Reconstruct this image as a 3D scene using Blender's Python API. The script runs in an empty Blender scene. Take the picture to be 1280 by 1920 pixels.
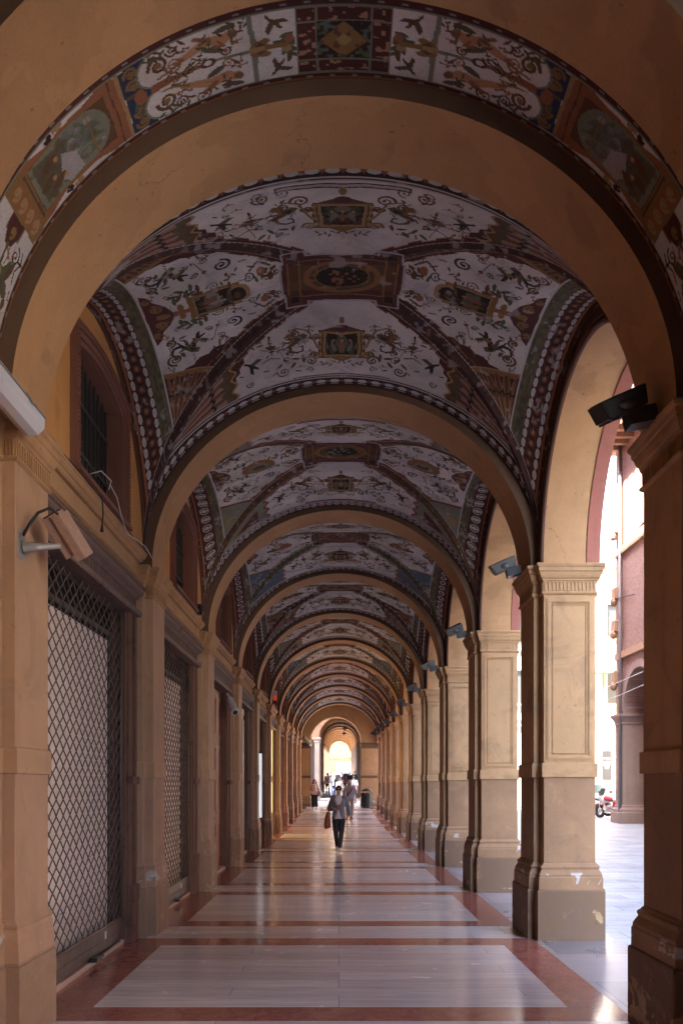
import bpy, bmesh, math, random
import numpy as np
from mathutils import Vector, Matrix
R = math.radians
random.seed(7)
rng = np.random.default_rng(11)
S = bpy.context.scene
COL = S.collection
F_PX = 1600.0          # focal length in photo pixels (1280 wide)
BAY = 4.08             # spacing of the bays
XC = 0.03              # centre line of the vault
ORD = ['first', 'second', 'third', 'fourth', 'fifth', 'sixth', 'seventh', 'eighth', 'ninth', 'tenth', 'eleventh', 'twelfth', 'thirteenth']

def ground(y):
    if y < 32: return 0.0
    if y < 50: return 0.02 * (y - 32)
    return 0.36 + 0.029 * (y - 50)

# ---------------------------------------------------------------- objects
def link(o, parent=None, world=False):
    COL.objects.link(o)
    if parent is not None:
        o.parent = parent
        if world:
            if parent.parent is None: o.matrix_parent_inverse = Matrix.Translation(-parent.location)
    return o

def tag(o, label=None, cat=None, group=None, kind=None):
    if label: o['label'] = label
    if cat: o['category'] = cat
    if group: o['group'] = group
    if kind: o['kind'] = kind
    return o

def thing(name, label, cat, loc=(0, 0, 0), rz=0.0, group=None):
    o = bpy.data.objects.new(name, None)
    o.empty_display_size = 0.2
    COL.objects.link(o)
    o.location = loc
    o.rotation_euler = (0, 0, rz)
    return tag(o, label, cat, group, 'thing')

def children(o):
    return [c for c in bpy.data.objects if c.parent == o]

def copy_tree(o, parent=None):
    c = o.copy(); COL.objects.link(c)
    if parent is not None: c.parent = parent
    for ch in KIDS.get(o.name, []):
        copy_tree_child(ch, c)
    return c
KIDS = {}
def copy_tree_child(o, parent):
    c = o.copy(); COL.objects.link(c); c.parent = parent
    for ch in KIDS.get(o.name, []): copy_tree_child(ch, c)
    return c
def note_kids():
    KIDS.clear()
    for o in bpy.data.objects:
        if o.parent: KIDS.setdefault(o.parent.name, []).append(o)

class MB:
    """collects faces of one mesh"""
    def __init__(s): s.v = []; s.f = []; s.m = []; s.cur = 0
    def mat(s, i): s.cur = i; return s
    def add(s, vs, fs):
        n = len(s.v); s.v += [tuple(p) for p in vs]
        for f in fs: s.f.append([i + n for i in f]); s.m.append(s.cur)
        return s
    def quad(s, a, b, c, d): return s.add([a, b, c, d], [[0, 1, 2, 3]])
    def box(s, x0, x1, y0, y1, z0, z1, M=None):
        vs = [(x0, y0, z0), (x1, y0, z0), (x1, y1, z0), (x0, y1, z0), (x0, y0, z1), (x1, y0, z1), (x1, y1, z1), (x0, y1, z1)]
        if M is not None: vs = [tuple(M @ Vector(p)) for p in vs]
        return s.add(vs, [[0, 3, 2, 1], [4, 5, 6, 7], [0, 1, 5, 4], [1, 2, 6, 5], [2, 3, 7, 6], [3, 0, 4, 7]])
    def loft(s, rings, close=True, cap=True):
        n = len(rings[0]); vs = [p for r in rings for p in r]; fs = []
        for k in range(len(rings) - 1):
            for i in range(n if close else n - 1):
                j = (i + 1) % n
                fs.append([k * n + i, k * n + j, (k + 1) * n + j, (k + 1) * n + i])
        if cap and close:
            fs.append(list(range(n))[::-1]); fs.append([(len(rings) - 1) * n + i for i in range(n)])
        return s.add(vs, fs)
    def prof(s, poly, pr):
        """orthogonal footprint poly (CCW) swept up a profile of (offset, z)"""
        return s.loft([[(x, y, z) for x, y in offset(poly, o)] for o, z in pr])
    def tube(s, pts, rad, seg=8, cap=True):
        pts = [Vector(p) for p in pts]
        if not hasattr(rad, '__len__'): rad = [rad] * len(pts)
        rings = []; up = None
        for i, p in enumerate(pts):
            t = (pts[min(i + 1, len(pts) - 1)] - pts[max(i - 1, 0)]).normalized()
            if up is None:
                a = Vector((0, 0, 1)) if abs(t.z) < .9 else Vector((0, 1, 0))
            else: a = up
            u = a.cross(t)
            if u.length < 1e-5: u = Vector((1, 0, 0)).cross(t)
            u.normalize(); w = t.cross(u); up = w
            r = rad[i]
            rx, ry = r if hasattr(r, '__len__') else (r, r)
            rings.append([p + u * (rx * math.cos(2 * math.pi * k / seg)) + w * (ry * math.sin(2 * math.pi * k / seg)) for k in range(seg)])
        return s.loft(rings, True, cap)
    def lathe(s, c, pr, seg=20):
        rings = [[(c[0] + r * math.cos(2 * math.pi * k / seg), c[1] + r * math.sin(2 * math.pi * k / seg), c[2] + z) for k in range(seg)] for r, z in pr]
        return s.loft(rings)
    def ball(s, c, r, M=None, seg=10, rg=7):
        rx, ry, rz = r if hasattr(r, '__len__') else (r, r, r)
        rings = []
        for i in range(rg + 1):
            t = math.pi * min(max(i / rg, .02), .98)
            ring = []
            for k in range(seg):
                p = Vector((rx * math.sin(t) * math.cos(2 * math.pi * k / seg), ry * math.sin(t) * math.sin(2 * math.pi * k / seg), -rz * math.cos(t)))
                if M is not None: p = M @ p
                ring.append(p + Vector(c))
            rings.append(ring)
        return s.loft(rings)
    def build(s, name, mats, parent=None, smooth=False, world=False, bevel=0, auto=None):
        me = bpy.data.meshes.new(name)
        me.from_pydata(s.v, [], s.f)
        if not isinstance(mats, (list, tuple)): mats = [mats]
        for m in mats: me.materials.append(m)
        if len(mats) > 1:
            me.polygons.foreach_set('material_index', s.m)
        if smooth:
            me.polygons.foreach_set('use_smooth', [True] * len(me.polygons))
        bm = bmesh.new(); bm.from_mesh(me)
        bmesh.ops.recalc_face_normals(bm, faces=bm.faces)
        bm.to_mesh(me); bm.free()
        me.update()
        o = bpy.data.objects.new(name, me)
        link(o, parent, world)
        if bevel:
            b = o.modifiers.new('bevel', 'BEVEL'); b.width = bevel; b.segments = 2; b.limit_method = 'ANGLE'; b.angle_limit = R(40)
        if auto:
            me.polygons.foreach_set('use_smooth', [True] * len(me.polygons))
            me.set_sharp_from_angle(angle=R(auto))
        return o

def offset(poly, d):
    out = []; n = len(poly)
    for i in range(n):
        (x0, y0), (x1, y1), (x2, y2) = poly[i - 1], poly[i], poly[(i + 1) % n]
        def nrm(ax, ay, bx, by):
            l = math.hypot(bx - ax, by - ay); return ((by - ay) / l, -(bx - ax) / l)
        a = nrm(x0, y0, x1, y1); b = nrm(x1, y1, x2, y2)
        out.append((x1 + d * (a[0] + b[0]) / max(1e-6, 1 + a[0] * b[0] + a[1] * b[1]) , y1 + d * (a[1] + b[1]) / max(1e-6, 1 + a[0] * b[0] + a[1] * b[1])))
    return out

# ---------------------------------------------------------------- materials
class NT:
    def __init__(s, name):
        s.m = bpy.data.materials.new(name); s.m.use_nodes = True
        s.t = s.m.node_tree; s.bsdf = s.t.nodes['Principled BSDF']
        s.pos = s.t.nodes.new('ShaderNodeNewGeometry').outputs['Position']
    def n(s, typ, ins=None, **kw):
        nd = s.t.nodes.new('ShaderNode' + typ)
        for k, v in kw.items(): setattr(nd, k, v)
        for k, v in (ins or {}).items(): s.put(nd.inputs[k], v)
        return nd
    def put(s, sock, v):
        if isinstance(v, bpy.types.NodeSocket): s.t.links.new(v, sock)
        elif isinstance(v, (tuple, list)) and len(v) == 3 and sock.type == 'RGBA': sock.default_value = (*v, 1)
        else: sock.default_value = v
    def math(s, op, a, b=0.0, c=0.0, clamp=False):
        nd = s.n('Math', {0: a, 1: b, 2: c}, operation=op); nd.use_clamp = clamp
        return nd.outputs[0]
    def mix(s, f, a, b, blend='MIX'):
        nd = s.t.nodes.new('ShaderNodeMix'); nd.data_type = 'RGBA'; nd.blend_type = blend
        s.put(nd.inputs[0], f); s.put(nd.inputs[6], a); s.put(nd.inputs[7], b)
        return nd.outputs[2]
    def vscale(s, sc, v=None):
        nd = s.n('VectorMath', {0: v or s.pos, 1: sc}, operation='MULTIPLY'); return nd.outputs[0]
    def noise(s, scale, det=4, rough=.55, vec=None, dist=0.0):
        return s.n('TexNoise', {'Vector': vec or s.pos, 'Scale': scale, 'Detail': det, 'Roughness': rough, 'Distortion': dist}).outputs['Fac']
    def ramp(s, f, lo, hi, a=0.0, b=1.0):
        nd = s.n('MapRange', {0: f, 1: lo, 2: hi, 3: a, 4: b}); nd.clamp = True
        return nd.outputs[0]
    def xyz(s, v=None):
        return s.n('SeparateXYZ', {0: v or s.pos}).outputs
    def bump(s, h, st=.3, dist=.01, prev=None):
        ins = {'Strength': st, 'Distance': dist, 'Height': h}
        if prev is not None: ins['Normal'] = prev
        return s.n('Bump', ins).outputs[0]
    def out(s, color=None, rough=None, normal=None, metal=None, **kw):
        if color is not None: s.put(s.bsdf.inputs['Base Color'], color)
        if rough is not None: s.put(s.bsdf.inputs['Roughness'], rough)
        if normal is not None: s.put(s.bsdf.inputs['Normal'], normal)
        if metal is not None: s.put(s.bsdf.inputs['Metallic'], metal)
        for k, v in kw.items(): s.put(s.bsdf.inputs[k.replace('_', ' ')], v)
        return s.m

def mul(c, k): return tuple(x * k for x in c)

def plaster(name, base, blotch=None, var=.18, rough=.88, bump=.25, streak=.25, scale=1.0, stain=(.10, .075, .055), stain_amt=.0, fine=.22, crack=.0):
    t = NT(name)
    blotch = blotch or mul(base, .72)
    a = t.ramp(t.noise(.9 * scale, 6, .62, dist=.4), .38, .68)
    c = t.mix(t.math('MULTIPLY', a, .75), base, blotch)
    b = t.noise(6 * scale, 5, .65)
    c = t.mix(t.ramp(b, .3, .75, 0, var), c, mul(base, 1.35))
    sv = t.noise(1.0, 5, .6, vec=t.vscale((5, 5, .5)))
    c = t.mix(t.ramp(sv, .5, .78, 0, streak), c, mul(blotch, .6))
    g = t.noise(70, 2, .6)
    c = t.mix(t.ramp(g, .25, .75, 0, fine), c, mul(base, .55))
    if crack:
        cv = t.n('TexVoronoi', {'Vector': t.n('VectorMath', {0: t.pos, 1: t.n('TexNoise', {'Vector': t.pos, 'Scale': 2.5, 'Detail': 5.0}).outputs['Color']}, operation='ADD').outputs[0], 'Scale': .55}, feature='DISTANCE_TO_EDGE').outputs['Distance']
        cm = t.math('MULTIPLY', t.ramp(cv, .0035, .001), t.ramp(t.noise(.7, 3), .48, .58))
        c = t.mix(t.math('MULTIPLY', cm, crack), c, mul(blotch, .35))
        pt = t.noise(1.4, 4, .5, vec=t.vscale((1, 1, 1.3)), dist=.3); c = t.mix(t.ramp(pt, .60, .615, 0, .28), c, mul(base, 1.22)); c = t.mix(t.ramp(pt, .36, .33, 0, .35), c, mul(blotch, .62))
        sp = t.noise(19, 3, .5); c = t.mix(t.ramp(sp, .70, .74, 0, .55), c, mul(blotch, .45))
    if stain_amt:
        st = t.ramp(t.noise(2.3, 7, .7, dist=.8), .55, .66, 0, stain_amt)
        c = t.mix(st, c, stain)
    nb = t.bump(t.math('ADD', t.noise(14, 5, .6), t.math('MULTIPLY', t.noise(90, 3, .6), .4)), bump, .012)
    return t.out(c, t.ramp(b, .2, .8, rough - .1, min(1, rough + .06)), nb)

def plain(name, col, rough=.5, metal=0.0, var=.12, scale=6.0, bump=.05, **kw):
    t = NT(name)
    n = t.noise(scale, 5, .6)
    c = t.mix(t.ramp(n, .3, .7, 0, var * 2), col, mul(col, .6))
    return t.out(c, t.ramp(n, .2, .8, max(.02, rough - .08), min(1, rough + .08)), t.bump(t.noise(scale * 8, 3), bump, .005), metal, **kw)

def emit(name, col, st, base=None):
    t = NT(name)
    n = t.noise(3, 3)
    c = t.mix(t.ramp(n, .3, .7, 0, .3), col, mul(col, .75))
    return t.out(base or col, .5, Emission_Color=c, Emission_Strength=st)

M = {}
OCHRE = (.55, .31, .14)
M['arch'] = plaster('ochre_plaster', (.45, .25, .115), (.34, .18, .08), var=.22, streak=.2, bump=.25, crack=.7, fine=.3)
M['arch_edge'] = plaster('shaded_brown_plaster_edge', (.15, .088, .052), var=.15, streak=.2)  # brown paint of the arch faces, with their shade darkened into the colour
M['soffit'] = plaster('warm_yellow_plaster', (.53, .305, .145), (.43, .235, .105), var=.25, streak=.25, scale=.9, crack=.6, fine=.22)
M['red_rim'] = plaster('faded_red_plaster', (.36, .13, .09), (.28, .10, .07), var=.25, streak=.3)
M['wall_orange'] = plaster('orange_wall_plaster', (.53, .25, .075), (.43, .19, .055), var=.15, streak=.35, stain_amt=.25, stain=(.2, .10, .05), crack=.5)
M['frieze'] = plaster('ochre_band_plaster', (.44, .25, .12), (.34, .185, .085), var=.2, streak=.4, stain_amt=.2, stain=(.18, .11, .06), crack=.3)
M['brown_mould'] = plaster('dark_brown_moulding', (.15, .07, .05), (.10, .045, .035), var=.2, streak=.2)
M['roofing'] = plain('roof_screed', (.2, .18, .16), .9)

def pier_stone(name, light, low, plinthcol, flip=False):
    """painted stone: lighter panel above, brown below, worn plinth with flaked patches"""
    t = NT(name)
    z = t.xyz()[2]
    n1 = t.noise(1.1, 6, .62, dist=.5); n2 = t.noise(5, 6, .65); n3 = t.noise(60, 3, .6)
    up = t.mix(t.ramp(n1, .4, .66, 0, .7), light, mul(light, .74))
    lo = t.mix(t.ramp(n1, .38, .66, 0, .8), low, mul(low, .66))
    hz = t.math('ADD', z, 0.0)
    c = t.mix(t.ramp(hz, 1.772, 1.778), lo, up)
    pl = t.mix(t.ramp(n2, .35, .7, 0, .85), plinthcol, mul(plinthcol, .55))
    c = t.mix(t.ramp(z, .548, .552), pl, c)
    # flakes of paint
    fl = t.noise(2.6, 6, .6, vec=t.vscale((1, 1, 1.5)), dist=.6)
    band = t.math('MULTIPLY', t.ramp(z, .60, .62), t.ramp(z, .74, .72))
    c = t.mix(t.math('MULTIPLY', t.ramp(fl, .585, .60), band), c, (.50, .50, .50))
    low_b = t.ramp(z, .5, .15)
    c = t.mix(t.math('MULTIPLY', t.ramp(fl, .60, .615), low_b), c, (.50, .35, .19))
    dirt = t.math('MULTIPLY', t.ramp(z, .16, .0), t.ramp(n2, .3, .6))
    c = t.mix(t.math('MULTIPLY', dirt, .6), c, (.13, .10, .085))
    c = t.mix(t.ramp(n2, .3, .75, 0, .22), c, mul(light, 1.2))
    bl = t.noise(2.2, 7, .7, dist=.9); c = t.mix(t.ramp(bl, .52, .62, 0, .35), c, mul(low, .62)); c = t.mix(t.ramp(bl, .42, .34, 0, .3), c, mul(light, 1.12)); sp = t.noise(23, 3, .5); c = t.mix(t.ramp(sp, .69, .73, 0, .5), c, mul(low, .4))
    sv = t.noise(1.0, 5, .6, vec=t.vscale((5, 5, .45)))
    c = t.mix(t.ramp(sv, .52, .78, 0, .3), c, mul(low, .5))
    c = t.mix(t.ramp(n3, .25, .75, 0, .14), c, mul(low, .6))
    nb = t.bump(t.math('ADD', n2, t.math('MULTIPLY', n3, .35)), .28, .012)
    return t.out(c, t.ramp(n2, .2, .8, .72, .92), nb)
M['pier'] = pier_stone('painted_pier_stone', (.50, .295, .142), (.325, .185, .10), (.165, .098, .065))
M['pilaster'] = pier_stone('pink_brown_stone', (.47, .285, .168), (.45, .272, .182), (.33, .205, .14))

def wood(name, base, dark, rough=.6, sc=1.0):
    t = NT(name)
    g = t.noise(3 * sc, 6, .65, vec=t.vscale((9, 9, .7)), dist=.4)
    c = t.mix(t.ramp(g, .35, .7), base, dark)
    d = t.noise(2.2, 6, .7, dist=.7)
    c = t.mix(t.ramp(d, .56, .66, 0, .75), c, mul(dark, .35))
    f = t.noise(40, 3, .6)
    c = t.mix(t.ramp(f, .3, .75, 0, .25), c, mul(base, 1.3))
    return t.out(c, t.ramp(g, .2, .8, rough, rough + .2), t.bump(t.math('ADD', g, t.math('MULTIPLY', f, .4)), .3, .008))
M['wood'] = wood('weathered_brown_wood', (.17, .082, .055), (.10, .048, .033))
M['wood_red'] = wood('red_brown_door_wood', (.33, .095, .045), (.21, .055, .027), .45)
M['frame_red'] = plaster('red_brown_terracotta', (.21, .085, .055), (.145, .055, .038), var=.25, streak=.25)
M['lintel'] = wood('grey_brown_lintel', (.17, .105, .082), (.10, .06, .047))
M['iron'] = plain('dark_iron', (.075, .062, .055), .55, .35, .3, 10)
M['grille'] = plain('oxidised_shutter_steel', (.165, .125, .11), .5, .4, .3, 9)
M['slat'] = plain('brown_shutter_slat', (.13, .085, .07), .5, .25, .3, 4)
M['black'] = plain('black_interior', (.012, .010, .010), .8)
M['darkglass'] = plain('dark_shop_glass', (.025, .02, .022), .12, 0, .2)
def sheet_mat():
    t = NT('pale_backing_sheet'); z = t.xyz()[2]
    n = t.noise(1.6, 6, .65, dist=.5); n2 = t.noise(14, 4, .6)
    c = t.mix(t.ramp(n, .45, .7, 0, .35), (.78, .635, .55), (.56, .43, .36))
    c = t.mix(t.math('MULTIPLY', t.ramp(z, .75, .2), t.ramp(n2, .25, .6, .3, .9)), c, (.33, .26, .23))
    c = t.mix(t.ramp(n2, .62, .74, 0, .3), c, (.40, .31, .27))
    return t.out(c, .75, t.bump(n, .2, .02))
M['sheet'] = sheet_mat()
M['white_plastic'] = plain('white_plastic', (.62, .64, .68), .35, 0, .06)
M['grey_metal'] = plain('grey_painted_metal', (.32, .31, .31), .45, .4, .12)
M['lamp_dark'] = plain('dark_lamp_housing', (.03, .032, .036), .4, .4, .2)
M['lamp_grey'] = plain('grey_lamp_housing', (.085, .085, .085), .4, .5, .2)
M['lamp_glass'] = plain('lamp_glass', (.22, .23, .25), .15, .2, .1)
M['cam_pink'] = plain('sun_faded_camera_shell', (.42, .27, .21), .6, 0, .3, 20)
M['threshold'] = plaster('pink_threshold_stone', (.52, .33, .25), var=.2, streak=.1)
M['cable_w'] = plain('white_cable', (.55, .52, .48), .5)
M['cable_b'] = plain('black_cable', (.02, .02, .02), .6)
EXPOSURE = 4.42
# ---------------------------------------------------------------- painted ceilings (fresco colours stored per vertex)
P_ = dict(pale=(.58, .54, .53), pale2=(.38, .355, .365), maroon=(.08, .026, .022), red=(.20, .055, .04), gold=(.23, .13, .048), gold2=(.33, .21, .10),
          olive=(.10, .085, .05), dark=(.032, .022, .018), navy=(.028, .042, .085), green=(.085, .105, .06), sage=(.19, .19, .145), pink=(.36, .20, .14),
          terra=(.27, .11, .055), brown=(.115, .06, .03), bead=(.47, .45, .43), flesh=(.42, .22, .12), white=(.55, .52, .50), blue=(.10, .13, .17), rib=(.075, .034, .030), wine=(.095, .034, .034))

class Canvas:
    def __init__(s, x, y, col):
        s.x = x; s.y = y; s.c = col
    def _put(s, idx, color, a=1.0):
        c = np.array(P_[color] if isinstance(color, str) else color)
        if np.isscalar(a): s.c[idx] = s.c[idx] * (1 - a) + c * a
        else: s.c[idx] = s.c[idx] * (1 - a[:, None]) + c * a[:, None]
    def near(s, x0, x1, y0, y1):
        return np.nonzero((s.x > x0) & (s.x < x1) & (s.y > y0) & (s.y < y1))[0]
    def ell(s, cx, cy, rx, ry, color, ang=0.0, a=1.0, inner=0.0):
        r = max(rx, ry) * 1.05
        i = s.near(cx - r, cx + r, cy - r, cy + r)
        if not len(i): return
        dx = s.x[i] - cx; dy = s.y[i] - cy; ca, sa = math.cos(ang), math.sin(ang)
        q = ((dx * ca + dy * sa) / rx) ** 2 + ((-dx * sa + dy * ca) / ry) ** 2
        s._put(i[(q < 1) & (q >= inner * inner)], color, a)
    def poly(s, pts, color, a=1.0):
        xs = [p[0] for p in pts]; ys = [p[1] for p in pts]
        i = s.near(min(xs), max(xs), min(ys), max(ys))
        if not len(i): return
        x = s.x[i]; y = s.y[i]; ins = np.zeros(len(i), bool)
        for k in range(len(pts)):
            (x0, y0), (x1, y1) = pts[k - 1], pts[k]
            if y0 == y1: continue
            ins ^= ((y0 > y) != (y1 > y)) & (x < (x1 - x0) * (y - y0) / (y1 - y0) + x0)
        s._put(i[ins], color, a)
    def rect(s, x0, x1, y0, y1, color, a=1.0):
        s._put(s.near(x0, x1, y0, y1), color, a)
    def frame(s, x0, x1, y0, y1, w, color):
        for r in ((x0, x1, y0, y0 + w), (x0, x1, y1 - w, y1), (x0, x0 + w, y0, y1), (x1 - w, x1, y0, y1)): s.rect(*r, color)
    def stroke(s, pts, w, color, w2=None, a=1.0):
        w2 = w if w2 is None else w2; n = len(pts) - 1
        xs = [p[0] for p in pts]; ys = [p[1] for p in pts]; m = max(w, w2)
        i = s.near(min(xs) - m, max(xs) + m, min(ys) - m, max(ys) + m)
        if not len(i): return
        x = s.x[i]; y = s.y[i]; hit = np.zeros(len(i), bool)
        for k in range(n):
            (x0, y0), (x1, y1) = pts[k], pts[k + 1]
            dx, dy = x1 - x0, y1 - y0; l = dx * dx + dy * dy + 1e-12
            t = np.clip(((x - x0) * dx + (y - y0) * dy) / l, 0, 1)
            ww = w + (w2 - w) * (k + t) / n
            hit |= (x - x0 - t * dx) ** 2 + (y - y0 - t * dy) ** 2 < ww * ww
        s._put(i[hit], color, a)
    # ---- motifs
    def spiral(s, cx, cy, r, color='dark', w=.009, turns=1.6, d=1, a0=0.0):
        pts = []
        for k in range(24):
            u = k / 23; t = a0 + d * u * turns * 2 * math.pi; q = r * (1 - u * .85)
            pts.append((cx + q * math.cos(t), cy + q * math.sin(t)))
        s.stroke(pts, w * 1.3, color, w * .6); s.ell(pts[-1][0], pts[-1][1], w * 1.8, w * 1.8, color)
    def leafs(s, pts, color='olive', n=8, l=.045, seed=0):
        r = random.Random(seed)
        for k in range(n):
            u = k / max(1, n - 1) * (len(pts) - 1); i = min(int(u), len(pts) - 2); f = u - i
            x = pts[i][0] + (pts[i + 1][0] - pts[i][0]) * f; y = pts[i][1] + (pts[i + 1][1] - pts[i][1]) * f
            a = math.atan2(pts[i + 1][1] - pts[i][1], pts[i + 1][0] - pts[i][0]) + (1 if k % 2 else -1) * r.uniform(.5, 1.1)
            s.ell(x + math.cos(a) * l * .8, y + math.sin(a) * l * .8, l, l * .34, r.choice([color, 'green', 'olive', 'brown']), a)
    def bird(s, cx, cy, l=.14, ang=.5, color='dark', seed=0):
        ca, sa = math.cos(ang), math.sin(ang)
        T = lambda u, v: (cx + l * (u * ca - v * sa), cy + l * (u * sa + v * ca))
        s.poly([T(-.75, .1), T(-.95, -.1), T(0, -.16), T(.5, 0), T(.3, .16)], color)
        s.ell(*T(.5, .03), l * .17, l * .13, color, ang); s.poly([T(.6, .1), T(.6, -.05), T(.82, 0)], 'brown')
        s.poly([T(.15, .1), T(-.2, .85), T(-.62, .95), T(-.3, .1)], 'brown'); s.poly([T(.05, .1), T(-.1, .55), T(-.4, .62), T(-.3, .1)], 'olive')
        s.poly([T(.1, -.1), T(-.4, -.7), T(-.75, -.72), T(-.35, -.05)], color)
    def beast(s, cx, cy, l=.2, f=1, color='brown', seed=0):
        T = lambda u, v: (cx + f * l * u, cy + l * v)
        s.stroke([T(.05, .55), T(.3, .45), T(.2, .1), T(-.1, -.1), T(-.05, -.5), T(.3, -.6)], l * .16, color, l * .06)
        s.stroke([T(.3, -.6), T(.62, -.5), T(.6, -.15), T(.4, -.2)], l * .05, 'dark', l * .03)
        s.ell(*T(-.02, .66), l * .2, l * .16, 'gold', .4); s.ell(*T(-.2, .6), l * .12, l * .06, color)
        s.poly([T(.2, .3), T(.62, .75), T(.9, .6), T(.7, .3), T(.3, .05)], 'olive'); s.poly([T(.25, .28), T(.6, .55), T(.62, .3)], 'dark')
        s.stroke([T(.1, .2), T(-.4, .15), T(-.5, -.05)], l * .06, color, l * .03); s.stroke([T(-.05, -.05), T(-.35, -.2), T(-.45, -.4)], l * .06, color, l * .03)
        s.ell(*T(.12, .3), l * .1, l * .18, 'gold')
    def candel(s, cx, cy, h=.25, color='brown'):
        s.stroke([(cx, cy - h / 2), (cx, cy + h / 2)], .008, color)
        for k, r in ((-.3, .035), (-.05, .055), (.2, .03), (.38, .02)): s.ell(cx, cy + k * h, r, r * .42, color if k < .1 else 'terra')
        s.stroke([(cx - .1, cy - .12 * h), (cx - .05, cy - .2 * h), (cx, cy - .15 * h), (cx + .05, cy - .2 * h), (cx + .1, cy - .12 * h)], .006, 'dark')
        s.ell(cx, cy + h * .52, .012, .03, 'dark')
    def picture(s, x0, x1, y0, y1, seed=0, pal=('dark', 'olive', 'green', 'brown', 'sage')):
        r = random.Random(seed)
        s.rect(x0, x1, y0, y1, pal[0])
        for k in range(26):
            cx, cy = r.uniform(x0, x1), r.uniform(y0, y1)
            w = min((x1 - x0) * .16, (y1 - y0) * .16, cx - x0 + .005, x1 - cx + .005); h = min((y1 - y0) * .2, cy - y0 + .005, y1 - cy + .005)
            if w > .003 and h > .003: s.ell(cx, cy, w * r.uniform(.5, 1), h * r.uniform(.4, 1), r.choice(pal[1:]), 0, .6)
        for k in range(3):
            cx = x0 + (x1 - x0) * (.25 + .25 * k); cy = y0 + (y1 - y0) * .42
            s.ell(cx, cy, (x1 - x0) * .07, (y1 - y0) * .26, r.choice(['terra', 'sage', 'pink']), r.uniform(-.3, .3), .8); s.ell(cx, cy + (y1 - y0) * .28, (x1 - x0) * .04, (y1 - y0) * .07, 'flesh', 0, .9)
    def aedicule(s, cx, cy, w, h, seed=0, top=1):
        """gilded tabernacle with a little painted scene; coordinates symmetrical in x"""
        s.rect(cx - w - .065, cx + w + .065, cy - h - .012, cy + h + .012, 'dark'); s.rect(cx - w - .05, cx + w + .05, cy - h, cy + h, 'gold'); s.rect(cx - w - .03, cx + w + .03, cy - h + .015, cy + h - .015, 'brown')
        s.rect(cx - w - .015, cx + w + .015, cy - h + .01, cy + h - .01, 'gold2')
        s.picture(cx - w + .012, cx + w - .012, cy - h + .04, cy + h - .035, seed)
        s.poly([(cx - w - .05, cy + top * h), (cx + w + .05, cy + top * h), (cx + w * .55, cy + top * (h + .06)), (cx, cy + top * (h + .11)), (cx - w * .55, cy + top * (h + .06))], 'brown')
        s.ell(cx, cy + top * (h + .06), w * .42, .045, 'wine'); s.ell(cx, cy + top * (h + .17), .03, .045, 'gold')
        s.poly([(cx - w * .8, cy - top * h), (cx + w * .8, cy - top * h), (cx + w * .3, cy - top * (h + .06)), (cx, cy - top * (h + .08)), (cx - w * .3, cy - top * (h + .06))], 'gold')
        for q in (-1, 1):
            s.spiral(cx + q * (w + .10), cy - h + .02, .06, 'gold', .012, 1.3, q); s.spiral(cx + q * (w + .10), cy + h * .6, .05, 'brown', .011, 1.3, -q)
            for k in range(4): s.ell(cx + q * (w + .045), cy - h + (k + .5) * h / 2, .018, .03, 'gold2')
            s.leafs([(cx + q * .02, cy - top * (h + .07)), (cx + q * .13, cy - top * (h + .12)), (cx + q * .2, cy - top * (h + .10))], 'olive', 6, .03, seed + 3)
    def shell(s, cx, cy, r, a0, a1, n=7, base='terra', rib='wine'):
        i = s.near(cx - r, cx + r, cy - r, cy + r)
        if not len(i): return
        dx = s.x[i] - cx; dy = s.y[i] - cy; rr = np.hypot(dx, dy); th = (np.arctan2(dy, dx) - a0) / (a1 - a0)
        fl = th * n; ph = fl - np.floor(fl); sc = r * (.94 + .06 * np.sin(ph * np.pi))
        ok = (th > 0) & (th < 1) & (rr < sc)
        s._put(i[ok], base)
        sh = ok & (ph < .26); s._put(i[sh], rib, .75)
        s._put(i[ok & (ph > .4) & (ph < .62) & (rr > r * .3)], 'pink', .45)
        s._put(i[ok & (rr > sc * .93)], 'gold2')
        s._put(i[ok & (np.abs(ph - .55) < .17) & (rr > r * .8) & (rr < r * .89)], 'dark', .8)
        s._put(i[ok & (rr > r * .655) & (rr < r * .675)], 'dark', .8)
        s._put(i[ok & (np.abs(ph - .55) < .1) & (rr > r * .60) & (rr < r * .70)], 'dark', .8)

def filigree(C, rnd, n, xr, yr):
    for k in range(n):
        x = rnd.uniform(*xr); y = rnd.uniform(*yr); r = rnd.uniform(.03, .06); a = rnd.uniform(0, 6.28); q = rnd.choice(['brown', 'dark', 'terra', 'olive', 'brown'])
        m = k % 5
        if m == 0: C.spiral(x, y, r, q, .0055, 1.4, rnd.choice([-1, 1]), a)
        elif m == 1: C.leafs([(x, y), (x + r * 1.2 * math.cos(a), y + r * 1.2 * math.sin(a)), (x + r * 2 * math.cos(a + .6), y + r * 2 * math.sin(a + .6))], q, 5, .022, k)
        elif m == 2: C.stroke([(x, y), (x + r * math.cos(a), y + r * math.sin(a)), (x + 1.6 * r * math.cos(a + .9), y + 1.6 * r * math.sin(a + .9))], .0055, q, .003); C.ell(x, y, .011, .011, 'gold')
        elif m == 3: C.ell(x, y, .03, .010, q, a); C.ell(x + .03 * math.cos(a), y + .03 * math.sin(a), .012, .012, 'gold')
        else: C.stroke([(x - r, y), (x, y + r * .3), (x + r, y)], .004, q); C.ell(x, y + r * .4, .012, .018, 'terra')

def warp(x, y, amp=.006, k=9.0):
    return (x + amp * (np.sin(k * y + 1.3 * np.sin(k * .7 * x)) + .6 * np.sin(2.3 * k * y + x * 5)),
            y + amp * (np.sin(k * x + 1.7 * np.sin(k * .6 * y)) + .6 * np.sin(2.1 * k * x + y * 6)))

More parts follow.
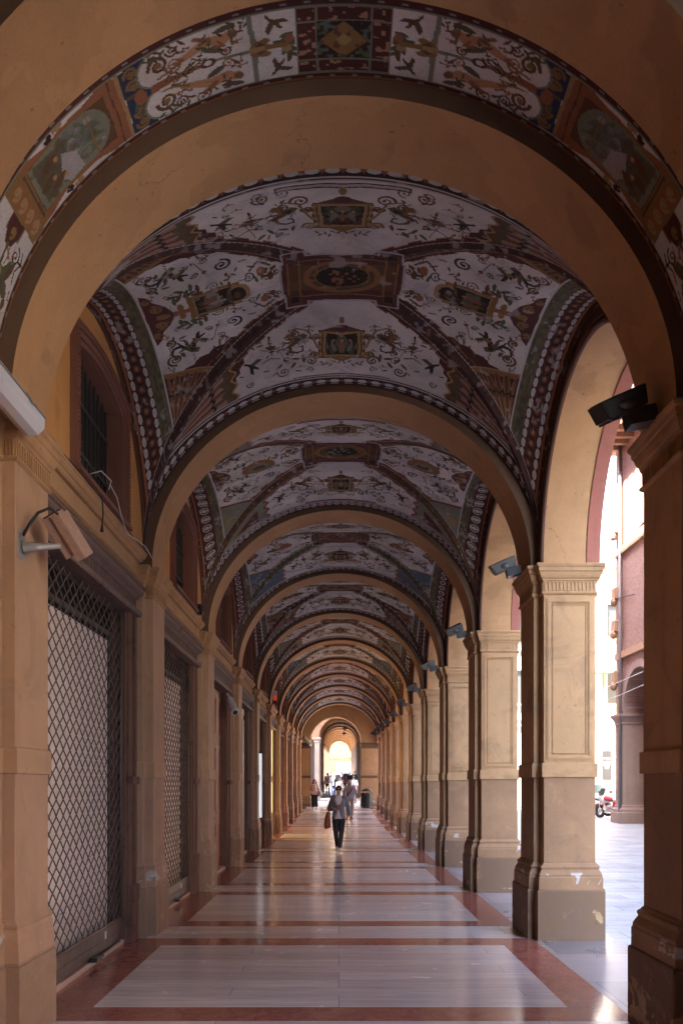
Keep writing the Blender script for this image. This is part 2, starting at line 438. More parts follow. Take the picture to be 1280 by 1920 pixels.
def value_noise(x, y, sc, seed):
    g = np.random.default_rng(seed).random((64, 64))
    u = (x * sc) % 63; v = (y * sc) % 63
    i = u.astype(int); j = v.astype(int); fu = u - i; fv = v - j
    fu = fu * fu * (3 - 2 * fu); fv = fv * fv * (3 - 2 * fv)
    return (g[i, j] * (1 - fu) + g[i + 1, j] * fu) * (1 - fv) + (g[i, j + 1] * (1 - fu) + g[i + 1, j + 1] * fu) * fv

HW, HL = 2.2, 1.72       # half sizes of the groin vault in plan
ZS = 4.10                # springing
HT, HLAT, HC = 2.02, 1.76, 2.21
def vault_z(u, v):
    au = np.abs(u); av = np.abs(v); m = np.maximum(au, av)
    t = av >= au
    w = 1 - np.clip((np.where(t, av - au, au - av)) / np.maximum(1 - np.where(t, au, av), 1e-6), 0, 1)
    w = w * w * (3 - 2 * w)
    lo = np.where(t, np.sqrt(np.clip(1 - u * u, 0, 1)) * (HT + (HC - HT) * w), np.sqrt(np.clip(1 - v * v, 0, 1)) * (HLAT + (HC - HLAT) * w))
    return ZS + lo

def groin_colours(u, v, style, seed):
    """style 0: gilded aedicules, bead border and shells; 1: palmette border, triangles; 2: rounded fields, navy corners"""
    n = len(u); a = np.arcsin(np.clip(u, -1, 1)); b = np.arcsin(np.clip(v, -1, 1))
    au = np.abs(u); av = np.abs(v)
    s = HW * 1.0 * a; t = HL * b; yy = v * HL
    col = np.empty((n, 3)); col[:] = P_['pale']
    dT = (1 - av) * HL; dL = (1 - au) * HW
    T = av >= au
    rib = 1.355 * .5 * (np.abs(au - av) + np.abs(np.abs(a) - np.abs(b)))
    # ground washes
    nz = value_noise(s + 9, yy + t + 9, 2.3, seed); nz2 = value_noise(s + 9, t + 9, 9, seed + 1)
    col *= (.78 + .34 * nz + .14 * (nz2 - .5))[:, None]
    rnd = random.Random(seed)
    # ---------------- transverse webs
    iT = np.nonzero(T)[0]
    cT = col[iT]
    x, y = warp(np.abs(s[iT]), -yy[iT] + 0.0)
    C = Canvas(x, y, cT)
    for sgn, yc in ((1, 1.0), (-1, -.98)):
        if style == 2:
            for q in (0,): C.ell(0, yc, 1.35, .46, 'sage', 0, 1, .965)
        if style == 0 or style == 2:
            C.rect(-.45, .52, (1.40 if sgn > 0 else -1.52), (1.46 if sgn > 0 else -1.46), 'wine'); C.rect(-.45, .5, (1.415 if sgn > 0 else -1.505), (1.445 if sgn > 0 else -1.475), 'pale2')
        else:
            C.rect(-.45, .55, (1.43 if sgn > 0 else -1.50), (1.48 if sgn > 0 else -1.44), 'red')
        C.aedicule(0, yc, .17 if style != 1 else .13, .19, seed + 7 * sgn, 1)
        C.stroke([(.24, yc - .05), (.34, yc + .2), (.46, yc + .24), (.5, yc + .12), (.42, yc + .08)], .012, 'gold', .007)
        C.spiral(.33, yc + .24 * sgn, .075, 'brown', .009, 1.5, 1); C.spiral(.47, yc + .17, .06, 'brown', .008, 1.5, -1)
        C.beast(.52, yc + .02, .2, -1 if style != 1 else 1, 'brown', seed)
        C.leafs([(.40, yc - .14), (.50, yc - .24), (.64, yc - .24)], 'brown', 5, .05, seed)
        C.candel(.74, yc + .06, .24)
        C.stroke([(.66, yc - .14), (.76, yc - .1), (.86, yc - .15)], .009, 'dark', .004)
        C.bird(.98, yc + .14 * sgn, .125, .6, 'dark', seed); C.spiral(.90, yc - .22 * sgn, .075, 'dark', .010, 1.5, 1)
        C.spiral(.62, yc + .36 * sgn, .07, 'brown', .009, 1.5, -1)
        for k in range(5): C.ell(rnd.uniform(.45, 1.1), yc + rnd.uniform(-.3, .3), .03, .008, rnd.choice(['brown', 'dark', 'green']), rnd.uniform(-1, 1))
        filigree(C, rnd, 34, (.30, 1.1), (yc - .40, yc + .40))
        for k in range(4):
            xx = rnd.uniform(.3, 1.05); C.stroke([(xx, yc + rnd.uniform(-.3, .3)), (xx + .09, yc + rnd.uniform(-.3, .3) * .3)], .004, 'brown')
        # stepped red corner towards the shell
        for k in range(4): C.rect(1.56 + .055 * k, 1.92, sgn * 1.53 - .55 + .055 * k if sgn > 0 else -1.52, (1.53 if sgn > 0 else -.98 - .055 * k), 'maroon') if style == 0 and False else None
    xs_ = np.abs(s[iT]); d = dT[iT]; r_ = rib[iT]
    # shell / corner fields beyond s = 1.75
    cut = 1.17 + .03 * np.sin(d * 40)
    far = xs_ > cut
    if style == 0:
        ang = (d - .2) / np.maximum(.04, HL * (1 - np.sin(np.clip(xs_ / HW, 0, 1.57))) - .2) * 5
        ph = ang - np.floor(ang)
        cT[far] = (.235, .13, .09)
        cT[far & (ph > .4) & (ph < .7)] = (.33, .20, .145); cT[far & (ph < .22)] = P_['wine']
        cT[far & (np.abs(xs_ - 1.48 - .02 * np.sin(ph * 6.28)) < .02)] = P_['dark']
        cT[far & (xs_ < cut + .03)] = P_['gold2']; cT[far & (xs_ >= cut + .03) & (xs_ < cut + .09)] = P_['brown']; cT[far & (xs_ > cut + .09) & (xs_ < cut + .16)] = P_['olive']
        st = (xs_ < cut) & (xs_ > .92) & (r_ < .09 + .34 * np.floor((xs_ - .92) / .06) / 4 * .8)
        cT[st] = P_['maroon']
    elif style == 1:
        cT[far] = P_['red']; cT[far & (xs_ > cut + .05)] = P_['sage']
        tri = far & (xs_ > 1.36) & (xs_ < 2.1) & (d > .24) & (r_ > .17)
        cT[tri] = P_['gold']; cT[tri & (d > .27) & (r_ > .20)] = P_['wine']
    else:
        cT[far] = P_['blue']; cT[far & (xs_ < cut + .04)] = P_['gold']
    # zigzag red edging along the rib
    zz = .115 + .022 * (np.floor(xs_ * 9) % 2)
    e = (r_ < zz) & ~far; cT[e] = P_['maroon' if style == 0 else ('red' if style == 1 else 'sage')]
    e = (r_ > zz) & (r_ < zz + .012) & ~far; cT[e] = P_['pink']
    # transverse border
    bd = d
    bd = d / 1.18
    cT[bd < .20] = P_['pale2']; cT[bd < .185] = P_['wine']; cT[bd < .17] = P_['bead']; cT[bd < .155] = P_['dark']
    per = .15 if style == 0 else .12
    ph = (xs_ / per) % 1
    if style == 0:
        q = ((ph - .5) / .36) ** 2 + ((bd - .10) / .026) ** 2; cT[(q < 1) & (bd < .15)] = P_['bead']; q = (np.abs((ph + .5) % 1 - .5) / .16 + np.abs(bd - .10) / .035); cT[q < 1] = P_['red']; cT[q < .3] = P_['gold']; cT[(np.abs(bd - .055) < .008) & (np.abs(ph - .5) < .3)] = P_['pale2']
    else:
        q = ((ph - .5) / .42) ** 2 + ((bd - .095) / .05) ** 2; cT[(q < 1)] = P_['bead' if style == 1 else 'sage']; cT[(q < .42)] = P_['red']; cT[(np.abs(ph - .5) < .06) & (q < .8)] = P_['bead']
    cT[bd < .035] = P_['maroon']; cT[bd < .014] = P_['brown']
    col[iT] = cT
    # ---------------- lateral webs
    iL = np.nonzero(~T)[0]; cL = col[iL]
    tt = np.abs(t[iL]); e_ = dL[iL]; xs2 = np.abs(s[iL]); up = xs2
    x, y = warp(tt, e_)          # y = distance from the wall edge
    C = Canvas(x, y, cL)
    # axis motif (t = 0): frame seen from the wall towards the crown
    yc = 1.06
    if style == 0:
        C.rect(-.2, .165, yc - .22, yc + .22, 'gold'); C.rect(-.2, .145, yc - .20, yc + .2, 'gold2'); C.picture(-.2, .125, yc - .185, yc + .14, seed + 5)
        C.ell(0, yc + .22, .13, .10, 'gold2'); C.ell(0, yc + .20, .10, .08, 'dark'); C.ell(0, yc + .2, .05, .03, 'brown')
        C.rect(-.2, .2, yc - .25, yc - .215, 'gold'); C.rect(-.2, .19, yc + .13, yc + .15, 'brown')
        C.leafs([(.18, yc - .1), (.27, yc - .22), (.22, yc - .34)], 'green', 9, .055, seed); C.leafs([(.17, yc + .08), (.27, yc + .12), (.3, yc + .2)], 'gold', 5, .03, seed)
        C.stroke([(0, yc - .25), (0, yc - .46)], .03, 'terra', .05); C.ell(.07, yc - .32, .05, .03, 'gold')
    elif style == 1:
        C.ell(0, yc, .19, .24, 'terra'); C.ell(0, yc, .15, .2, 'gold'); C.ell(0, yc, .11, .15, 'sage'); C.ell(0, yc, .06, .1, 'brown')
        C.leafs([(.14, yc - .15), (.24, yc - .28), (.2, yc - .4)], 'terra', 8, .05, seed); C.leafs([(.14, yc + .15), (.2, yc + .28), (.1, yc + .36)], 'brown', 7, .045, seed)
    else:
        C.ell(0, yc + .12, .16, .13, 'terra'); C.leafs([(.05, yc - .1), (.25, yc), (.4, yc - .12)], 'gold', 9, .06, seed); C.ell(0, yc - .12, .08, .12, 'brown')
    C.spiral(.44, yc + .10, .08, 'dark', .010, 1.5, 1); C.bird(.52, yc - .26, .115, -1.2, 'dark', seed)
    C.stroke([(.25, yc + .32), (.36, yc + .4), (.3, yc + .46)], .010, 'brown'); C.ell(.22, yc + .42, .06, .04, 'terra'); C.ell(.14, yc + .5, .05, .03, 'brown'); C.leafs([(.1, yc + .38), (.22, yc + .5), (.36, yc + .52)], 'olive', 7, .04, seed + 1)
    C.spiral(.17, yc + .55, .05, 'brown', .008, 1.4, -1)
    C.stroke([(.36, yc - .02), (.62, yc - .12)], .004, 'dark'); C.ell(.42, yc - .04, .022, .022, 'red')
    C.beast(.54, yc - .40, .19, 1, 'dark', seed); C.spiral(.68, .56, .075, 'brown', .010, 1.7, -1); C.spiral(.44, .55, .055, 'brown', .01, 1.5, 1)
    C.poly([(-.2, .43), (.40, .43), (.34, .5), (.24, .54), (.16, .62), (.06, .66), (-.1, .68)], 'wine'); C.spiral(.12, .53, .06, 'gold', .012, 1.5, 1); C.spiral(.26, .48, .04, 'gold', .01, 1.3, -1); C.ell(0, .58, .035, .06, 'gold')
    C.leafs([(.36, .6), (.5, .72), (.62, .64)], 'olive', 6, .04, seed + 2)
    for k in range(7): C.ell(rnd.uniform(.2, .9), rnd.uniform(.55, 1.4), .028, .007, rnd.choice(['brown', 'dark', 'terra']), rnd.uniform(-1, 1))
    filigree(C, rnd, 44, (.16, 1.05), (.5, 1.62))
    # corner shells
    shl = .79 + .40 * np.clip(e_ - .42, 0, .7); far = tt > shl; ang6 = (e_ - .42) / np.maximum(.05, 2.2 * (1 - np.sin(np.clip(tt / HL, 0, 1.57))) - .42) * 6
    r_ = rib[iL]
    if style == 0:
        lo = .42; ang = np.clip((e_ - lo) / np.maximum(.05, (2.2 - .85 * tt)) * 7.0 + .2, 0, 30)
        ang = ang6; q_ = tt - shl
        ph = ang - np.floor(ang)
        cL[far] = (.19, .095, .045); cL[far & (ph > .42) & (ph < .72)] = (.28, .155, .085); cL[far & (ph < .20)] = P_['wine']
        sc_ = .05 + .035 * np.sin(ph * np.pi); cL[far & (q_ < sc_)] = P_['gold']; cL[far & (q_ < .016)] = P_['pink']; cL[far & (q_ > sc_) & (q_ < .20) & (np.abs(ph - .58) < .24 * (1 - q_ / .24))] = P_['dark']
        cL[far & (np.abs(q_ - .30 - .015 * np.sin(ph * 6.28)) < .012)] = P_['dark']; cL[far & (np.abs(ph - .6) < .10) & (q_ > .24) & (q_ < .36)] = P_['dark']
        cL[far & (np.abs(q_ - .72) < .012)] = P_['brown']
        zzm = (~far) & (r_ < .10 + .26 * np.clip(np.floor((tt - .62) / .06), 0, 4) / 4) & (tt > .62); cL[zzm] = P_['maroon']
    elif style == 1:
        cL[far] = P_['red']; cL[far & (tt > shl + .05)] = P_['sage']
        tri = far & (tt > 1.16) & (tt < 1.95) & (r_ > .15) & (e_ > .46); cL[tri] = P_['gold2']; cL[tri & (tt > 1.26) & (r_ > .18) & (e_ > .49)] = P_['wine']
        cL[tri & (tt > 1.34) & (tt < 1.6) & (r_ > .25) & (e_ > .55)] = P_['terra']
    else:
        cL[far] = P_['gold']; cL[far & (tt > shl + .04)] = P_['blue']
        nzz = value_noise(tt + 3, e_ + 3, 9, seed + 9); cL[far & (tt > 1.2) & (nzz > .55)] = P_['olive']; cL[far & (tt > 1.2) & (nzz > .72)] = P_['sage']
    zz = .11 + .02 * (np.floor(tt * 10) % 2)
    e2 = (r_ < zz) & ~far; cL[e2] = P_['maroon' if style == 0 else ('red' if style == 1 else 'sage')]
    cL[(r_ > zz) & (r_ < zz + .012) & ~far] = P_['gold']
    # lateral border, from the wall inwards
    bd = e_; nzb = value_noise(tt + 5, e_ * 3 + 5, 14, seed + 4)
    cL[bd < .42] = P_['bead']; cL[bd < .405] = P_['sage']
    g = (bd < .40); cL[g] = np.array(P_['olive']) * (.7 + .9 * nzb[g])[:, None]
    cL[bd < .29] = P_['maroon' if style != 2 else 'wine']
    if style == 0:
        ph = (tt / .125) % 1
        for c0 in (.265, .115):
            q = ((ph - .5) / .45) ** 2 + ((bd - c0) / .021) ** 2; cL[q < 1] = P_['bead']; cL[q < .10] = P_['pale2']
        q = ((((tt / .125 + .5) % 1) - .5) / .34) ** 2 + ((bd - .19) / .03) ** 2; cL[q < 1] = (.13, .05, .04); cL[(q < .45) & (q > .2)] = P_['terra']; cL[q < .12] = P_['gold2']
        cL[(np.abs(ph - .5) < .1) & (np.abs(bd - .19) < .03)] = P_['dark']
    elif style == 1:
        ph = (tt / .17) % 1
        q = ((ph - .5) / .40) ** 2 + ((bd - .19) / .07) ** 2; cL[q < 1] = P_['bead']; cL[q < .66] = P_['brown']; cL[(np.abs(ph - .5) < .08) & (q < .7)] = P_['bead']; cL[(q < .2)] = P_['bead']
    else:
        ph = (tt / .14) % 1
        q = ((ph - .5) / .36) ** 2 + ((bd - .19) / .055) ** 2; cL[(q < 1) & (q > .4)] = P_['bead']
    cL[bd < .085] = P_['maroon']; cL[(bd < .085) & (bd > .06)] = P_['terra']; cL[bd < .035] = P_['brown']
    col[iL] = cL
    # ---------------- ribs
    rb = rib < .074
    nzr = value_noise(s * 1.0 + 20, yy + 20, 16, seed + 6)
    base = {0: 'rib', 1: 'brown', 2: 'olive'}[style]
    col[rb] = np.array(P_[base]) * (.65 + .6 * nzr[rb])[:, None]
    col[rb & (nzr > .84)] = np.array(P_['pink']) * .5; col[rb & (nzr > .92)] = np.array(P_['sage']) * .7
    col[(rib > .074) & (rib < .082)] = P_['pale2']; col[(rib > .067) & (rib < .074)] = P_['dark']
    # ---------------- centre medallion
    X = u * HW; Y = v * HL
    x, y = warp(X, Y, .003)
    bx = (np.abs(x) < .53) & (np.abs(y) < .30) | (np.abs(x) < .36) & (np.abs(y) < .40)
    def box(w, h): return (np.abs(x) < w) & (np.abs(y) < h)
    f1 = box(.56, .24) | box(.54, .42) & ~(box(.30, 9) & (np.abs(y) > .36))
    col[f1] = P_['pale2']
    f2 = box(.54, .22) | box(.52, .40) & ~(box(.33, 9) & (np.abs(y) > .34)); col[f2] = P_['wine']
    for w, h, c in ((.50, .19, 'brown'), (.30, .385, None)):
        if c: col[box(w, h)] = P_[c]
    cr = (np.abs(np.abs(x) - .44) < .055) & (np.abs(np.abs(y) - .31) < .055); col[cr] = P_['brown']; col[(np.abs(np.abs(x) - .44) < .038) & (np.abs(np.abs(y) - .31) < .038)] = P_['dark']
    ln = (np.abs(np.abs(x) - .385) < .008) & (np.abs(y) < .27) | (np.abs(np.abs(y) - .265) < .008) & (np.abs(x) < .39); col[ln] = P_['gold']
    ln = (np.abs(np.abs(x) - .49) < .007) & (np.abs(y) < .24); col[ln] = P_['gold']
    qo = (x / .36) ** 2 + (y / .245) ** 2
    nzm = value_noise(x + 4, y + 4, 26, seed + 2)
    col[qo < 1] = P_['gold'] if style != 2 else P_['red']; col[qo < .86] = P_['terra']; col[qo < .70] = np.array(P_['olive']) * .8
    q2 = (x / .25) ** 2 + (y / .165) ** 2
    col[(qo < .70) & (nzm > .62)] = P_['gold']; col[q2 < 1.06] = P_['gold']; col[q2 < .93] = P_['dark'] if style != 2 else P_['wine']
    k = (q2 < .9) & (nzm > .60); col[k] = P_['brown']; k = (q2 < .5) & (nzm > .66); col[k] = P_['sage'] if style == 1 else P_['terra']
    # wear
    wear = value_noise(s + 31, yy + 31, 5, seed + 8) * .5 + value_noise(s + 31, t + 31, 19, seed + 12) * .5
    k = np.clip((wear - .70) * 7, 0, .55); col = col * (1 - k[:, None]) + np.array(P_['pale2']) * k[:, None]
    return np.clip(col * (.92 + .16 * (rng.random(n)[:, None] - .5)), 0, 1)

def grid_mesh(name, P, col, mat):
    nu, nv = P.shape[:2]
    me = bpy.data.meshes.new(name)
    idx = np.arange(nu * nv).reshape(nu, nv)
    q = np.stack([idx[:-1, :-1], idx[:-1, 1:], idx[1:, 1:], idx[1:, :-1]], -1).reshape(-1, 4)
    nf = len(q)
    me.vertices.add(nu * nv); me.vertices.foreach_set('co', P.reshape(-1).astype(np.float32))
    me.loops.add(nf * 4); me.loops.foreach_set('vertex_index', q.reshape(-1).astype(np.int32))
    me.polygons.add(nf)
    me.polygons.foreach_set('loop_start', (np.arange(nf) * 4).astype(np.int32))
    me.polygons.foreach_set('use_smooth', np.ones(nf, bool))
    me.update(calc_edges=True)
    at = me.color_attributes.new('paint', 'FLOAT_COLOR', 'POINT')
    c4 = np.ones((nu * nv, 4), np.float32); c4[:, :3] = col
    at.data.foreach_set('color', c4.reshape(-1))
    me.materials.append(mat)
    return me

def fresco_material():
    t = NT('fresco_plaster')
    at = t.n('Attribute'); at.attribute_name = 'paint'
    c = at.outputs['Color']
    n1 = t.noise(1.7, 6, .65, dist=.4); n2 = t.noise(24, 5, .7)
    c = t.mix(t.ramp(n1, .50, .72, 0, .42), c, t.mix(1.0, c, (.50, .42, .36), 'MULTIPLY'))
    c = t.mix(t.ramp(n2, .66, .74, 0, .35), c, (.30, .275, .26))
    c = t.mix(t.ramp(t.noise(60, 3, .7), .2, .5, .25, 0), c, (.06, .04, .035))
    cr = t.n('TexVoronoi', {'Vector': t.pos, 'Scale': 2.2}, feature='DISTANCE_TO_EDGE').outputs['Distance']
    c = t.mix(t.ramp(cr, .006, .0, 0, .3), c, (.12, .10, .09))
    nb = t.bump(t.math('ADD', n2, t.noise(90, 2)), .15, .006)
    return t.out(c, .9, nb, Specular_IOR_Level=.25)
M['fresco'] = fresco_material()

def groin_mesh(nu, nv, style, seed):
    a = np.linspace(-math.pi / 2, math.pi / 2, nu); b = np.linspace(-math.pi / 2, math.pi / 2, nv)
    U, V = np.meshgrid(np.sin(a), np.sin(b), indexing='ij')
    Z = vault_z(U, V)
    Pn = np.stack([U * HW, V * HL, Z], -1)
    return grid_mesh('painted_groin', Pn, groin_colours(U.ravel(), V.ravel(), style, seed), M['fresco'])

def strip_mesh(y0, y1, ns, nq):
    """painted barrel strip between two plain arches"""
    th = np.linspace(-math.pi / 2, math.pi / 2, ns); q = np.linspace(-1, 1, nq)
    TH, Q = np.meshgrid(th, q, indexing='ij')
    hw, hh = 2.2, 2.06
    Pn = np.stack([XC + hw * np.sin(TH), (y0 + y1) / 2 + Q * (y1 - y0) / 2, ZS + hh * np.cos(TH)], -1)
    s = (2.13 * TH).ravel(); qq = (Q * (y1 - y0) / 2).ravel(); edge_q = qq; qq = (qq - .065) * 1.13
    n = len(s); col = np.empty((n, 3)); col[:] = P_['pale']
    nz = value_noise(s + 9, qq + 9, 3, 5); col *= (.80 + .34 * nz)[:, None]
    x, y = warp(np.abs(s), qq, .004)
    C = Canvas(x, y, col)
    W = .255
    # scene panel with its gilded bracket
    C.poly([(1.36, -W), (1.36, W), (1.5, W), (1.62, W - .03), (1.9, W - .05), (2.05, W), (2.16, W), (2.16, -W), (2.05, -W), (1.9, -W + .05), (1.62, -W + .03), (1.5, -W)], 'terra')
    C.stroke([(1.36, -W), (1.36, W)], .012, 'gold2'); C.stroke([(1.42, -W), (1.42, W)], .006, 'brown')
    C.poly([(1.46, -.18), (1.46, .18), (2.14, .2), (2.14, -.2)], 'brown')
    C.rect(1.62, 2.10, -.185, .185, 'sage'); C.ell(1.64, 0, .16, .185, 'sage')
    r = random.Random(3)
    for k in range(90):
        cx, cy = r.uniform(1.56, 2.05), r.uniform(-.15, .15)
        C.ell(cx, cy, r.uniform(.02, .06), r.uniform(.012, .03), r.choice(['sage', 'green', 'olive', 'pale2', 'blue'] if cx < 1.8 else ['olive', 'dark', 'green', 'brown', 'terra']), r.uniform(-1, 1), .55)
    C.poly([(1.78, -.12), (2.06, -.18), (2.06, .16), (1.92, .15), (1.86, .02)], 'olive', .8); C.poly([(1.72, .17), (1.74, .02), (1.84, -.06), (1.9, .1), (1.85, .18)], 'pale2', .8)
    for cx, cy in ((1.95, -.08), (2.0, .03), (1.92, .09)): C.ell(cx, cy, .07, .03, 'brown', .3); C.ell(cx - .06, cy + .01, .018, .018, 'flesh')
    C.frame(1.60, 2.12, -.195, .195, .012, 'gold')
    C.ell(1.66, 0, .20, .21, 'terra', 0, .0)
    for q in (-1, 1): C.spiral(1.80, q * .235, .035, 'gold2', .010, 1.3, q); C.spiral(1.88, q * .232, .028, 'dark', .008, 1.3, -q)
    C.poly([(2.14, -W), (2.14, W), (2.30, W), (2.30, .10), (2.40, .10), (2.40, -.10), (2.30, -.10), (2.30, -W)], 'gold')
    C.poly([(2.17, -.20), (2.17, .20), (2.27, .20), (2.27, -.20)], 'terra')
    for q in (-.16, -.05, .06, .17): C.spiral(2.22, q, .045, 'gold2', .009, 1.4, 1)
    C.poly([(2.30, -.09), (2.30, .09), (2.37, .09), (2.46, .04), (2.46, -.04), (2.37, -.09)], 'maroon'); C.spiral(2.38, 0, .035, 'gold', .008, 1.4, 1)
    # navy divider with scrolls
    C.poly([(1.17, -W), (1.17, W), (1.345, W), (1.345, -W)], 'navy')
    for q in (-.2, -.11, .11, .2): C.spiral(1.27, q, .045, 'gold', .009, 1.5, 1 if q > 0 else -1)
    C.leafs([(1.22, -.1), (1.28, 0), (1.22, .1)], 'gold', 8, .05, 2); C.ell(1.25, 0, .04, .06, 'terra')
    for q in (-1, 1):
        C.ell(1.12, q * .128, .13, .122, 'sage'); C.ell(1.11, q * .128, .122, .112, 'pale')
    C.rect(.55, 1.10, -.25, .25, 'pale')
    # putti and scrolls
    for q in (-1, 1):
        C.stroke([(.70, q * .15), (.80, q * .16), (.90, q * .12), (.98, q * .10)], .042, 'flesh', .02); C.ell(.65, q * .165, .042, .036, 'flesh'); C.ell(.635, q * .172, .03, .03, 'brown', 0, .8)
        C.ell(.76, q * .085, .07, .022, 'olive', q * .4); C.ell(.68, q * .225, .07, .02, 'olive', -q * .2); C.stroke([(.78, q * .17), (.86, q * .21)], .016, 'terra')
        C.stroke([(.95, q * .10), (1.04, q * .06), (1.12, q * .05)], .014, 'gold', .006); C.spiral(1.10, q * .14, .065, 'brown', .010, 1.6, q); C.ell(1.10, q * .14, .025, .02, 'gold')
        C.spiral(1.0, q * .2, .04, 'brown', .006, 1.5, -q); C.leafs([(.92, q * .21), (1.02, q * .235), (1.12, q * .22)], 'brown', 6, .03, 4)
    C.stroke([(.56, 0), (.86, 0)], .012, 'sage'); C.ell(.80, 0, .05, .035, 'wine'); C.ell(.80, 0, .025, .018, 'pale'); C.stroke([(.86, 0), (1.15, 0)], .016, 'terra', .03); C.ell(.98, 0, .05, .02, 'gold')
    filigree(C, random.Random(8), 40, (.6, 1.12), (-.24, .24)); filigree(C, random.Random(9), 26, (2.45, 2.95), (-.24, .24))
    # divider with gilded vase
    C.stroke([(.535, -W), (.525, -.08), (.52, 0), (.525, .08), (.535, W)], .016, 'sage')
    C.ell(.50, 0, .055, .06, 'gold'); C.ell(.49, 0, .03, .045, 'brown'); C.stroke([(.44, 0), (.54, 0)], .02, 'gold2')
    for q in (-1, 1): C.ell(.46, q * .05, .03, .02, 'gold'); C.bird(.40, q * .18, .09, q * .9, 'brown')
    C.leafs([(.30, -.08), (.35, 0), (.30, .08)], 'green', 12, .045, 7); C.ell(.34, .03, .03, .03, 'gold2'); C.ell(.32, -.04, .028, .03, 'terra'); C.stroke([(.34, 0), (.45, 0)], .018, 'gold')
    # central square
    sq = (np.abs(s) < .275) & (np.abs(qq) < W); col[sq] = P_['sage']
    sq2 = (np.abs(np.abs(s) - .215) < .05) & (np.abs(np.abs(qq) - .20) < .045) | (np.abs(s) < .15) & (np.abs(np.abs(qq) - .20) < .045) | (np.abs(np.abs(s) - .215) < .05) & (np.abs(qq) < .14); col[sq2] = P_['maroon']
    nzm = value_noise(s + 4, qq + 4, 40, 3)
    col[sq2 & (nzm > .72)] = P_['pink']
    sq3 = (np.abs(s) < .155) & (np.abs(qq) < .145); col[sq3] = P_['dark']
    k = sq3 & (nzm > .55); col[k] = P_['green']; k = sq3 & (nzm > .75); col[k] = P_['blue']
    dd = np.abs(s) + np.abs(qq); k = sq3 & (dd < .14) & (dd > .0); col[k] = P_['gold']; col[k & (nzm > .6)] = P_['brown']; col[sq3 & (dd < .05)] = P_['gold2']
    for ox, oy in ((.08, 0), (0, .08), (-.08, 0), (0, -.08)): col[(s - ox) ** 2 + (qq - oy) ** 2 < .035 ** 2] = P_['gold']
    # lower field: plant, foxes, dark medallion
    C.leafs([(2.62, -.12), (2.66, 0), (2.62, .12)], 'green', 16, .075, 9); C.ell(2.63, 0, .05, .05, 'gold2')
    C.stroke([(2.45, 0), (2.9, 0)], .012, 'olive')
    for q in (-1, 1):
        C.stroke([(2.80, q * .05), (2.90, q * .12), (2.78, q * .19)], .03, 'terra', .015); C.ell(2.74, q * .2, .035, .025, 'brown')
        C.stroke([(2.4, q * .2), (2.46, q * .23), (2.53, q * .19), (2.6, q * .22)], .006, 'dark'); C.spiral(2.98, q * .14, .06, 'dark', .012, 1.5, q)
        C.leafs([(2.8, q * .02), (2.95, q * .06), (3.05, q * .02)], 'olive', 8, .05, 5)
    C.rect(3.02, 3.4, -W, W, 'dark'); C.ell(3.2, 0, .2, .2, 'terra'); C.ell(3.2, 0, .17, .17, 'brown'); C.ell(3.2, 0, .12, .12, 'dark')
    # borders
    ed = np.abs(qq); half = (y1 - y0) / 2
    col[ed > .257] = P_['sage']; m = ed > .268; col[m] = np.array(P_['maroon']); ph = (np.abs(s) / .135) % 1
    col[m & (np.abs(ph - .5) < .13) & (np.abs(ed - .287) < .007)] = np.array(P_['pale2']) * .6
    fr = edge_q > half - .024
    col[fr] = P_['terra']; col[(edge_q > half - .009)] = P_['brown']; col[(edge_q > half - .018) & (edge_q < half - .013)] = P_['gold2']
    col[qq < -.318] = P_['dark']
    return grid_mesh('painted_strip', Pn, np.clip(col * (.92 + .16 * (rng.random(n)[:, None] - .5)), 0, 1), M['fresco'])
